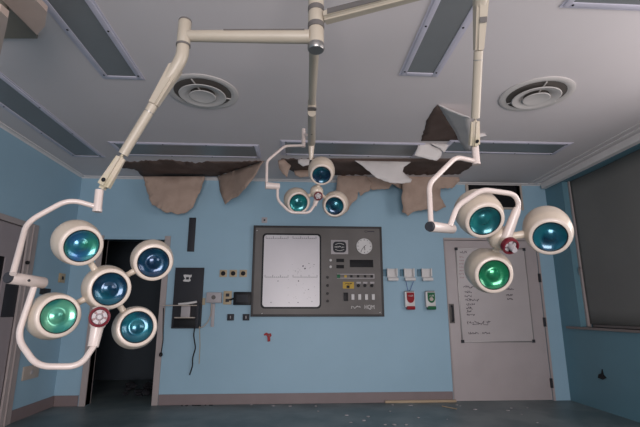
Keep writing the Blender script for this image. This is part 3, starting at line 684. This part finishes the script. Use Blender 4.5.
# ------------------------------------------------------------------ theatre wall console
def rect(px0, py0, px1, py1, Y):
    a, c = onY(px0, py0, Y), onY(px1, py1, Y); return a.x, c.x, c.z, a.z
def rrect(bm, x0, x1, z0, z1, y0, y1, r):
    pts = []
    for cx, cz, a0 in ((x1-r, z1-r, 0), (x0+r, z1-r, 90), (x0+r, z0+r, 180), (x1-r, z0+r, 270)):
        for k in range(7): a = math.radians(a0+15*k); pts.append(Vector((cx+r*math.cos(a), y0, cz+r*math.sin(a))))
    prism(bm, pts, Vector((0, y1-y0, 0)))
def text(name, s, x, z, h, Y, m, parent, wdt=None):
    cu = bpy.data.curves.new('t', 'FONT'); cu.body = s; cu.size = h*1.35; cu.extrude = 0.0008; cu.align_x = 'CENTER'; cu.align_y = 'CENTER'
    o = bpy.data.objects.new('t', cu); COL.objects.link(o)
    dg = bpy.context.evaluated_depsgraph_get(); me = bpy.data.meshes.new_from_object(o.evaluated_get(dg)); COL.objects.unlink(o); bpy.data.objects.remove(o)
    b = BM(); b.from_mesh(me); bpy.data.meshes.remove(me)
    sx = 1
    if wdt:
        w_ = max(v.co.x for v in b.verts)-min(v.co.x for v in b.verts); sx = wdt/w_
    for v in b.verts: v.co = Vector((x+v.co.x*sx, Y-v.co.z, z+v.co.y))
    return link(name, b, m, parent, 0)
PX0, PX1, PZ0, PZ1 = -0.577, 1.182, 1.068, 2.278
YP = D-0.045
con = thing('wall_console', 'large brushed steel operating theatre console with white viewing screen and clock on the blue wall', 'control panel', (0.3, D, PZ0))
b = BM(); box(b, PX0+0.02, PX1-0.02, YP-0.003, D-0.001, PZ0+0.02, PZ1-0.02); link('face_plate', b, M_PANEL, con, 0)
b = BM()
for x0, x1, z0, z1 in ((PX0, PX0+0.03, PZ0, PZ1), (PX1-0.03, PX1, PZ0, PZ1), (PX0+0.03, PX1-0.03, PZ0, PZ0+0.03), (PX0+0.03, PX1-0.03, PZ1-0.03, PZ1)):
    box(b, x0, x1, YP-0.008, D-0.0005, z0, z1, 0.003)
link('edge_frame', b, M_PANELF, con)
Yf = YP-0.003
x0, x1, z0, z1 = rect(262.8, 233.3, 321.2, 308.6, Yf)
b = BM(); rrect(b, x0, x1, z0, z1, Yf-0.006, Yf+0.001, 0.05); sur = link('screen_surround', b, M_BLACK, con, 30)
b = BM(); rrect(b, x0+0.022, x1-0.022, z0+0.022, z1-0.022, Yf-0.009, Yf-0.005, 0.04); scn = link('viewing_screen', b, M_SCREEN, con, 30); plabel(scn, 'white viewing screen')
ys = Yf-0.0095
b = BM()
for (px0, px1, py) in ((266, 288, 238.5), (293, 316, 238.5), (265, 288, 277.3), (293, 317, 277.3)):
    a, c = onY(px0, py, ys), onY(px1, py, ys)
    box(b, a.x, c.x, ys, ys+0.001, a.z-0.0012, a.z+0.0012)
    for k in range(13):
        x = a.x+(c.x-a.x)*k/12; hh = 0.032 if k % 4 == 0 else 0.012
        box(b, x-0.0025, x+0.0025, ys, ys+0.001, a.z, a.z+hh)
plabel(link('scale_marks', b, M_INK, scn, 0), 'fine printed scales')
b = BM(); rs = random.Random(5)
for (px, py, s) in ((303, 266, 1.6), (305, 268.5, 1.7), (309, 263.5, 1), (314, 264.5, .9), (295.5, 271, .8), (298, 272, .8), (278, 281, 1), (298.5, 281, 1.3), (308.5, 289.5, .9), (271, 302.5, 1), (289, 302.5, .8), (298, 302.5, 1.1), (312, 301.5, .9), (304, 293, .6), (300, 270, .6)):
    a = onY(px, py, ys); lathe(b, [(0, 0.001), (0.0065*s, 0.001), (0.0065*s, 0), (0, 0)], mx(Vector((a.x, ys+0.001, a.z)), Vector((0, -1, 0))), 8)
for _ in range(26):
    a = onY(288+rs.random()*28, 262+rs.random()*38, ys); box(b, a.x-0.003, a.x+0.003, ys, ys+0.001, a.z-0.002, a.z+0.002)
plabel(link('specks', b, M_INK, scn, 0), 'dark specks')
# badge plate
x0, x1, z0, z1 = rect(331, 240, 348.2, 254.2, Yf)
b = BM(); box(b, x0, x1, Yf-0.004, Yf+0.001, z0, z1, 0.001); bd = link('badge_plate', b, M_GREYB, con)
cxx, czz = (x0+x1)/2, (z0+z1)/2
b = BM(); rrect(b, cxx-0.09, cxx+0.09, czz-0.075, czz+0.075, Yf-0.005, Yf-0.003, 0.045); lo = link('emblem', b, M_DARK, bd, 30)
b = BM(); box(b, cxx-0.105, cxx+0.105, Yf-0.0062, Yf-0.0045, czz-0.022, czz+0.022)
b.free()
b = BM(); scribble(b, cxx-0.07, czz, 0.14, 0.028, Yf-0.0065, random.Random(4), 0.003); link('emblem_lettering', b, M_LWHITE, bd, 0)
b = BM(); tube(b, [Vector((cxx-0.06+0.12*k/8, Yf-0.0055, czz+0.032+0.018*math.sin(math.pi*k/8))) for k in range(9)], 0.004, 6); tube(b, [Vector((cxx-0.06+0.12*k/8, Yf-0.0055, czz-0.032-0.018*math.sin(math.pi*k/8))) for k in range(9)], 0.004, 6); link('emblem_arcs', b, M_LWHITE, bd)
# clock
cc = onY(364.2, 246.3, Yf); R = 0.108
b = BM(); lathe(b, [(0, 0), (R, 0), (R, 0.012), (R*0.94, 0.014), (R*0.93, 0.010), (0, 0.010)], mx(Vector((cc.x, Yf+0.001, cc.z)), Vector((0, -1, 0))), 48); ck = link('clock_face', b, M_LWHITE, con, 40); plabel(ck, 'round white clock')
b = BM()
for k in range(12):
    a = k*math.pi/6; d0, d1 = (R*0.72 if k % 3 == 0 else R*0.78), R*0.88
    tube(b, [Vector((cc.x+d0*math.sin(a), Yf-0.0105, cc.z+d0*math.cos(a))), Vector((cc.x+d1*math.sin(a), Yf-0.0105, cc.z+d1*math.cos(a)))], 0.004, 5)
link('hour_marks', b, M_INK, ck, 0)
for ang, L, w in ((215, R*0.8, 0.003), (172, R*0.52, 0.004), (60, R*0.25, 0.003)):
    b = BM(); a = math.radians(ang); tube(b, [Vector((cc.x, Yf-0.012, cc.z)), Vector((cc.x+L*math.sin(a), Yf-0.012, cc.z+L*math.cos(a)))], w, 6); link('clock_hand', b, M_BLACK, ck)
def cbox(name, r, m, dep=0.006, bev=0.001, parent=None, lab=None):
    x0, x1, z0, z1 = rect(*r, Yf); b = BM(); box(b, x0, x1, Yf-dep, Yf+0.001, z0, z1, bev); o = link(name, b, m, parent or con)
    if lab: plabel(o, lab)
    return o
cbox('display', (349.8, 259.8, 373.2, 267.3), M_GLASSD, lab='wide black digital display')
cbox('display', (336.3, 258.8, 344, 262.2), M_GLASSD, lab='small black display'); cbox('display', (336.3, 265, 344, 268.4), M_GLASSD, lab='small black display')
def knob(px, py, r, m, h=0.014, nm='knob', parent=None):
    a = onY(px, py, Yf); b = BM(); lathe(b, [(0, h), (r*0.8, h), (r, h*0.8), (r, 0), (0, 0)], mx(Vector((a.x, Yf+0.0005, a.z)), Vector((0, -1, 0))), 18); return link(nm, b, m, parent or con, 40)
for py in (260.3, 266.8): plabel(knob(330.6, py, 0.017, M_LWHITE), 'white knob')
for py in (277.3, 285.5, 293.5, 301): plabel(knob(327.5, py, 0.018, M_PANELF), 'dark knob')
sp = cbox('switch_strip', (337, 273.8, 374.5, 278.6), M_GREYB, 0.003)
sp2 = cbox('switch_strip_face', (338.5, 274.6, 373.5, 277.9), M_PANEL, 0.0045, parent=sp) 
for i, (px, m) in enumerate(((338.5, M_GREEN), (345.5, M_YEL), (351.3, M_BLACK), (358, M_BLACK), (365, M_BLACK), (371.5, M_BLACK))):
    x = cbox('push_button', (px-1.6, 274.4, px+1.6, 278.1) if i in (0,) else (px-1.2, 275.2, px+1.2, 277.6), m, 0.010, parent=sp)
yl = cbox('warning_label', (342.8, 281.8, 354, 288.6), M_YEL, 0.003, lab='yellow label'); 
a = onY(348.3, 283.6, Yf); b = BM(); scribble(b, a.x-0.05, a.z, 0.1, 0.024, Yf-0.0045, random.Random(6), 0.003); link('label_lettering', b, M_INK, yl, 0)
cbox('socket', (346.5, 285.5, 349.5, 288.2), M_BLACK, 0.008, parent=yl)
for px in (358.3, 364.8, 371.8):
    cbox('nameplate', (px-1.8, 281.8, px+2.6, 283.6), M_GREYB, 0.003)
    plabel(knob(px, 285.6, 0.021, M_BLACK, 0.02), 'black rotary knob')
cbox('breaker_switch', (343.6, 292.6, 348, 301), M_BLACK, 0.018, lab='black breaker switch')
for px in (352.8, 359.6, 366.4, 373.2):
    cbox('rocker_switch', (px-1.5, 294.2, px+1.5, 299.8), M_LWHITE, 0.014, 0.003, lab='white rocker switch')
a = onY(356, 307.2, Yf); b = BM(); scribble(b, a.x-0.065, a.z, 0.13, 0.04, Yf-0.002, random.Random(8), 0.005); link('lettering', b, M_LWHITE, con, 0)
a = onY(369.5, 307.2, Yf); text('lettering', 'HQM', a.x, a.z, 0.055, Yf-0.001, M_LWHITE, con, 0.13)
a = onY(370, 231.5, Yf); b = BM(); tube(b, [Vector((a.x-0.055+0.02*math.cos(k*math.pi/8), Yf-0.001, a.z+0.012*math.sin(k*math.pi/8))) for k in range(17)], 0.0025, 5, cap=False)
box(b, a.x-0.03, a.x+0.06, Yf-0.002, Yf, a.z-0.006, a.z+0.006); link('maker_mark', b, M_INK, con, 0)
for (px, py) in ((262, 313.5), (257, 230.5), (380, 312.5)): knob(px, py, 0.006, M_LWHITE, 0.004, 'screw')

# ------------------------------------------------------------------ items on the back wall
def wbox(r, Y1, dep): x0, x1, z0, z1 = rect(*r, Y1-dep); return x0, x1, Y1-dep, Y1, z0, z1
def wall_box(name, r, dep, m, label, cat, bev=0.003, group=None):
    b = BM(); box(b, *wbox(r, D-0.0005, dep), bev); return tag(link(name, b, m), label, cat, group)
def wall_thing(name, r, dep, m, label, cat, body='body', bev=0.003, group=None):
    x0, x1, y0, y1, z0, z1 = wbox(r, D-0.0005, dep)
    t = thing(name, label, cat, ((x0+x1)/2, D, z0), group); b = BM(); box(b, x0, x1, y0, y1, z0, z1, bev); link(body, b, m, t); return t, (x0, x1, y0, z0, z1)
# dark board
t, (x0, x1, y0, z0, z1) = wall_thing('mounting_board', (175.5, 267.5, 200.5, 328.5), 0.025, M_DARK, 'dark grey rectangular board on the blue wall beside the open doorway', 'board', 'board')
b = BM(); a = onY(187.5, 278, y0)
prism(b, [Vector((a.x+dx, y0, a.z+dz)) for dx, dz in ((-0.055, 0.04), (-0.03, 0.045), (0.03, 0.04), (0.055, 0.045), (0.05, 0.015), (0.03, 0.0), (0.045, -0.035), (0.02, -0.05), (-0.05, -0.045), (-0.055, -0.03), (-0.03, -0.01), (-0.045, 0.01))], Vector((0, -0.003, 0)))
st = link('sticker', b, M_LWHITE, t, 0); plabel(st, 'torn white sticker')
b = BM(); box(b, a.x-0.018, a.x+0.02, y0-0.0045, y0-0.0025, a.z-0.02, a.z+0.012); link('sticker_mark', b, M_DARK, st, 0)
b = BM(); c = onY(185, 327, y0); d_ = onY(199, 318, y0); box(b, x0+0.03, x1-0.03, y0-0.012, y0+0.001, c.z, d_.z, 0.003); link('lower_cover', b, M_BLACK, t)
# bracket shelf with odds and ends
a0, a1 = onY(163.5, 305, D-0.15), onY(197, 305, D-0.15)
zt = onY(185, 305, D-0.1).z; zb = onY(185, 317, D-0.1).z
t = thing('bracket_rack', 'small two tier metal rack bracket fixed across the dark wall board', 'bracket', (a1.x-0.2, D-0.026, zb))
b = BM(); box(b, a0.x-0.02, a1.x, D-0.16, D-0.05, zt-0.012, zt, 0.003); link('upper_rail', b, M_OFFW, t)
b = BM(); box(b, onY(174, 317, D-0.15).x, a1.x-0.02, D-0.14, D-0.05, zb-0.015, zb, 0.003); link('lower_rail', b, M_OFFW, t)
b = BM(); box(b, a1.x-0.012, a1.x+0.022, D-0.14, D-0.045, onY(195, 328, D-0.1).z, zt+0.02, 0.004); link('side_bracket', b, M_DARK, t)
b = BM(); box(b, onY(181, 310, D-0.1).x, onY(190, 310, D-0.1).x, D-0.1, D-0.045, zb, zt-0.012, 0.004); link('clamp', b, M_GREYB, t)
b = BM(); aa = onY(188, 303.5, D-0.12); cc_ = onY(197, 300.5, D-0.12); tube(b, [Vector((aa.x-0.12, D-0.12, zt+0.012)), Vector((aa.x, D-0.12, zt+0.02)), Vector((cc_.x, D-0.12, zt+0.04))], [0.012, 0.017, 0.014], 12)
tag(link('cable_roll', b, M_LWHITE), 'pale roll of cable lying on the metal rack bracket', 'cable roll')
# cord hanging from the left end of the rack
def cord(name, pts, r, m, label, rad=0.03, Y=D-0.03):
    b = BM(); tube(b, rounded([onY(p[0], p[1], p[2] if len(p) > 2 else Y) for p in pts], rad, 5), r, 8)
    return tag(link(name, b, m, smooth=60), label, 'cord')
o = cord('hanging_cord', [(163.5, 308, D-0.12), (163, 325, D-0.08), (163, 340, D-0.05), (161, 353, D-0.05)], 0.006, M_BLACK, 'black cord with a bulb end hanging beside the open doorway frame')
b = BM(); a = onY(160.8, 354.5, D-0.05); lathe(b, [(0, 0.03), (0.012, 0.025), (0.022, 0.005), (0.02, -0.018), (0, -0.03)], Matrix.Translation(a), 16); link('cord_weight', b, M_BLACK, o)
cord('hanging_cord', [(195, 325), (193.5, 335), (195.5, 348), (192.5, 358), (192.5, 366), (189.5, 375)], 0.008, M_BLACK, 'thick frayed black cable hanging below the dark wall board')
cord('hanging_cord', [(199.5, 326, D-0.04), (200, 345, D-0.02), (199, 364, D-0.02)], 0.004, M_BEIGE, 'thin tan cord hanging just right of the frayed black cable')
cord('box_cable', [(211.5, 303), (211, 314), (208, 322), (203, 327, D-0.06), (198.5, 328, D-0.06)], 0.007, M_OFFW, 'pale cable curving from the grey box to the rack bracket')
b = BM(); x0, x1, z0, z1 = rect(211.7, 303.5, 213.7, 327, D-0.02); box(b, x0, x1, D-0.018, D-0.0005, z0, z1, 0.002); tag(link('cable_trunking', b, M_GREYB), 'narrow vertical plastic cable cover below the grey box', 'trunking')
# grey box
t, (x0, x1, y0, z0, z1) = wall_thing('junction_box', (206.5, 292.3, 221, 302.8), 0.07, M_GREYB, 'pale grey wall box with a round badge, right of the metal rack bracket', 'wall box', 'body', 0.008)
b = BM(); a = onY(213.5, 297.3, y0); lathe(b, [(0, 0.003), (0.026, 0.003), (0.028, 0), (0, 0)], mx(Vector((a.x, y0, a.z)), Vector((0, -1, 0))), 20); link('badge', b, M_PANEL, t)
b = BM(); box(b, *wbox((199, 298, 205, 305), D-0.0005, 0.012), 0.002); tag(link('wall_plate', b, M_BEIGE), 'small tan plate between the dark board and the grey box', 'wall plate')
# outlet + black box
t, (x0, x1, y0, z0, z1) = wall_thing('wall_socket', (223.7, 291, 231.3, 304.5), 0.015, M_BEIGE, 'tan double socket plate left of the black monitor box', 'socket', 'plate')
for k in (0.3, 0.7):
    b = BM(); zz = z0+(z1-z0)*k; box(b, x0+0.03, x1-0.03, y0-0.006, y0+0.001, zz-0.02, zz+0.02, 0.002); link('outlet', b, M_DARK, t)
t, (x0, x1, y0, z0, z1) = wall_thing('monitor_box', (233.6, 291.8, 251, 305), 0.06, M_BLACK, 'small black monitor box on the wall left of the steel console', 'wall box', 'body', 0.01)
b = BM(); box(b, x0+0.04, x1-0.04, y0-0.003, y0+0.001, z0+0.035, z1-0.035, 0.001); link('screen', b, M_DARK, t)
b = BM(); tube(b, [Vector((x0-0.055, D-0.025, (z0+z1)/2-0.02)), Vector((x0+0.005, D-0.03, (z0+z1)/2))], 0.012, 10); link('plug', b, M_BLACK, t)
# three round sockets
sockets = 'round gas sockets left of the console'
for i, (px, nm) in enumerate(((223.2, 'leftmost'), (233.2, 'middle'), (243.2, 'rightmost'))):
    t, (x0, x1, y0, z0, z1) = wall_thing('gas_socket', (px-3.5, 269.8, px+3.5, 277), 0.015, M_BEIGE, nm+' of the three tan plates with a round dark socket above the black monitor box', 'socket', 'plate', group=sockets)
    b = BM(); lathe(b, [(0, 0.012), (0.022, 0.012), (0.03, 0.006), (0.03, 0), (0, 0)], mx(Vector(((x0+x1)/2, y0, (z0+z1)/2)), Vector((0, -1, 0))), 20); link('outlet', b, M_BLACK, t)
for px, nm in ((230.5, 'left'), (246, 'right')):
    t, (x0, x1, y0, z0, z1) = wall_thing('dark_switch', (px-3.2, 314, px+3.2, 320.5), 0.02, M_DARK, nm+' one of two dark square switches low on the wall beside the console', 'switch', 'plate', group='dark square switches')
    b = BM(); box(b, (x0+x1)/2-0.006, (x0+x1)/2+0.006, y0-0.01, y0+0.001, (z0+z1)/2-0.018, (z0+z1)/2+0.018, 0.002); link('toggle', b, M_GREYB, t)
# grey metal strip and small plates
wall_box('metal_strip', (189.3, 217.5, 193.8, 251.5), 0.02, M_DARK, 'narrow vertical dark metal strip below the widest paint flap', 'metal strip')
t, (x0, x1, y0, z0, z1) = wall_thing('wall_plate', (261.7, 217.3, 267.2, 222.8), 0.012, M_GREYB, 'small square plate on the blue wall just above the console', 'wall plate', 'plate')
b = BM(); box(b, (x0+x1)/2-0.01, (x0+x1)/2+0.012, y0-0.006, y0+0.001, (z0+z1)/2-0.012, (z0+z1)/2+0.01, 0.002); link('switch_rocker', b, M_DARK, t)
# red clip
a = onY(268.5, 336.5, D-0.02)
t = thing('red_clip', 'small red plastic clip stuck on the blue wall below the console', 'clip', (a.x, D, a.z-0.06))
b = BM(); prism(b, [Vector((a.x+dx, D-0.001, a.z+dz)) for dx, dz in ((-0.06, 0.03), (-0.03, 0.05), (0.0, 0.035), (0.03, 0.04), (0.04, 0.01), (0.02, -0.01), (0.025, -0.06), (-0.01, -0.065), (-0.015, -0.005), (-0.03, 0.015), (-0.055, 0.01))], Vector((0, -0.025, 0))); link('clip_body', b, M_RED, t, 0)
b = BM(); lathe(b, [(0, 0.012), (0.01, 0.01), (0.012, 0), (0, 0)], mx(Vector((a.x+0.005, D-0.026, a.z+0.015)), Vector((0, -1, 0))), 14); link('rivet', b, M_DRED, t)
# white tray holders
hold = 'white wall holders'
for px, nm in ((392.3, 'left'), (409.3, 'middle'), (426.8, 'right')):
    x0, x1, z0, z1 = rect(px-5.5, 268.5, px+5.5, 281, D-0.03)
    t = thing('wall_holder', nm+' one of three white plastic holders in a row above the red and green dispensers', 'holder', ((x0+x1)/2, D, z0), hold)
    b = BM(); box(b, x0, x1, D-0.012, D-0.0005, z0+0.05, z1, 0.003); box(b, x0, x0+0.02, D-0.05, D-0.012, z0+0.06, z1, 0.004); box(b, x1-0.02, x1, D-0.05, D-0.012, z0+0.06, z1, 0.004); link('bracket', b, M_LWHITE, t)
    b = BM(); box(b, x0+0.005, x1+0.005, D-0.075, D-0.0005, z0, z0+0.045, 0.012); link('tray', b, M_LWHITE, t)
    b = BM(); box(b, x0-0.05, x0-0.003, D-0.018, D-0.0005, z0+0.065, z1-0.01, 0.003); plabel(link('side_shadow', b, M_SHADOW, t), 'dark teal side tab')  # thin dark strip paints the shadow left of each holder
# dispensers
def dispenser(px, m, label, word):
    x0, x1, z0, z1 = rect(px-4.3, 291.5, px+5.6, 309.5, D-0.07)
    t = thing('dispenser', label, 'dispenser', ((x0+x1)/2, D, z0), 'small dispensers on the back wall')
    b = BM(); box(b, x0-0.01, x1, D-0.075, D-0.0005, z0+0.03, z1, 0.008); link('body', b, M_LWHITE, t)
    xm = (x0+x1)/2+0.003; yy = D-0.0755
    b = BM(); pts = [(xm-0.05, z1-0.012), (xm+0.05, z1-0.012), (xm+0.05, z1-0.075)]+[(xm+0.05*math.cos(a), z1-0.09-0.06*math.sin(a)) for a in [math.pi*k/10 for k in range(11)]]+[(xm-0.05, z1-0.075)]
    prism(b, [Vector((p, yy, q)) for p, q in pts], Vector((0, -0.005, 0))); lg = link('front_label', b, m, t, 0)
    b = BM(); scribble(b, xm-0.035, z1-0.055, 0.07, 0.022, yy-0.0065, random.Random(len(word)), 0.0028); link('label_lettering', b, M_LWHITE, lg, 0)
    b = BM(); lathe(b, [(0, 0.004), (0.024, 0.003), (0.026, 0), (0, 0)], mx(Vector((xm, yy-0.005, z1-0.1)), Vector((0, -1, 0))), 18); link('label_spot', b, M_OFFW if m is M_GREEN else M_LWHITE, lg) if m is M_GREEN else b.free()
    b = BM(); box(b, xm-0.055, xm+0.058, D-0.09, D-0.02, z0-0.003, z0+0.045, 0.015); plabel(link('push_lever', b, m, t), 'coloured push lever')
    b = BM(); box(b, x0, x1-0.006, D-0.07, D-0.005, z1-0.003, z1+0.008, 0.002); plabel(link('lid', b, M_DARK, t), 'dark lid')
dispenser(409.7, M_RED, 'red and white dispenser on the back wall below the middle white holder', 'RED')
dispenser(430.5, M_GREEN, 'green and white dispenser on the back wall nearest the closed door', 'ooo')
cord('blue_cord', [(405.5, 279, D-0.03), (408, 291, D-0.03), (410, 290.6, D-0.03), (414, 280, D-0.03)], 0.0035, M_BLUEC, 'thin blue cord looped from the middle white holder to the red dispenser', 0.01)

# ------------------------------------------------------------------ items on the left wall and right wall
def lw(name, r, dep, m, label, cat):
    a, c = onX(r[0], r[1], XL), onX(r[2], r[3], XL); y0, y1 = sorted((a.y, c.y)); y1 = min(y1, D-0.06); y0 = min(y0, y1-0.08)
    t = thing(name, label, cat, (XL, (y0+y1)/2, min(a.z, c.z)))
    b = BM(); box(b, XL+0.0005, XL+dep, y0, y1, min(a.z, c.z), max(a.z, c.z), 0.003); link('plate', b, m, t)
    b = BM(); zc_ = (a.z+c.z)/2; box(b, XL+dep-0.001, XL+dep+0.008, (y0+y1)/2-0.02, (y0+y1)/2+0.02, zc_-0.02, zc_+0.02, 0.002); link('rocker', b, M_DARK if m is not M_OFFW else M_GREYB, t)
lw('light_switch', (59, 273, 63.5, 283), 0.015, M_BEIGE, 'small tan switch plate on the left wall between door and lamp', 'switch')
lw('light_switch', (40, 288, 49, 295), 0.015, M_DARK, 'dark switch plate on the left wall right of the left door frame', 'switch')
lw('wall_socket', (23, 367, 37, 377), 0.015, M_OFFW, 'beige double socket low on the left wall', 'socket')
# hook on the window reveal
a = onY(573.5, 268, WY1-0.02)
b = BM(); xh = XR+0.09
tube(b, rounded([Vector((xh+0.05, WY1-0.012, a.z)), Vector((xh-0.05, WY1-0.05, a.z)), Vector((xh-0.05, WY1-0.05, a.z-0.09))], 0.01, 3), 0.006, 8)
o = tag(link('window_catch', b, M_STEEL), 'thin metal catch beside the blind on the window reveal', 'catch')
b = BM()
for dy, dz, r in ((5.55, 1.32, 0.018), (5.58, 1.27, 0.012)): pass
b.free()
b = BM(); a = onX(603, 377, XR-0.001)
prism(b, [Vector((XR-0.0005, a.y+dy, a.z+dz)) for dy, dz in ((-0.06, 0.0), (-0.02, 0.03), (-0.01, 0.09), (0.01, 0.04), (0.06, 0.02), (0.08, -0.02), (0.0, -0.03))], Vector((-0.01, 0, 0)))
tag(link('wall_chip', b, M_BLACK), 'dark chipped hole in the right wall below the window sill', 'wall damage')

# ------------------------------------------------------------------ debris on the floor
def fl(px, py): return onZ(px, py, 0.0)
a = onY(385, 399, D-0.03); c = onY(456, 399, D-0.03)
b = BM(); box(b, a.x, c.x, D-0.045, D-0.016, 0.0005, 0.03, 0.003); tag(link('wood_strip', b, M_WOOD), 'pale wooden strip lying along the baseboard left of the closed door', 'wood strip')
b = BM(); a = fl(442, 406.5); boxbeam(b, a+Vector((0, 0, 0.006)), fl(457, 409.5)+Vector((0, 0, 0.006)), 0.012, 0.01, 0.012, 0.01, 0.002); tag(link('wood_splinter', b, M_WOOD), 'thin pale splinter on the floor left of the closed door', 'splinter')
rd = random.Random(11)
def chips(pxa, pya, pxb, pyb, n, m, lab, nm='floor_debris'):
    b = BM()
    for _ in range(n):
        c = fl(pxa+(pxb-pxa)*rd.random(), pya+(pyb-pya)*rd.random())
        c.y = min(c.y, D-0.05); k = rd.randint(4, 6); s = 0.008+0.02*rd.random(); ph = rd.random()*6
        prism(b, [c+Vector((s*math.cos(ph+6.283*i/k)*(0.6+rd.random()*0.6), s*math.sin(ph+6.283*i/k)*(0.6+rd.random()*0.6), 0.0005)) for i in range(k)], Vector((0, 0, 0.006)))
    o = tag(link(nm, b, m), lab, 'debris'); o['kind'] = 'stuff'; return o
chips(183, 401.5, 215, 406, 14, M_BLACK, 'scattered dark crumbs on the floor beside the open doorway')
chips(230, 402.5, 540, 425, 26, M_GREYB, 'scattered pale paint chips on the floor')
# rubble inside the dark doorway
b = BM()
for _ in range(26):
    x = -2.5+rd.random()*0.75; y = D+0.5+rd.random()*1.0; s = 0.03+0.06*rd.random()
    t_ = bmesh.new(); bmesh.ops.create_icosphere(t_, subdivisions=1, radius=s)
    for v in t_.verts: v.co *= 0.7+0.5*rd.random(); v.co.z *= 0.6
    merge(b, t_, Matrix.Translation((x, y, s*0.5)))
o = tag(link('rubble', b, M_DARK, smooth=0), 'dark heap of rubble on the floor inside the open doorway', 'rubble'); o['kind'] = 'stuff'
for o in bpy.data.objects:
    if '_o' in o: del o['_o']
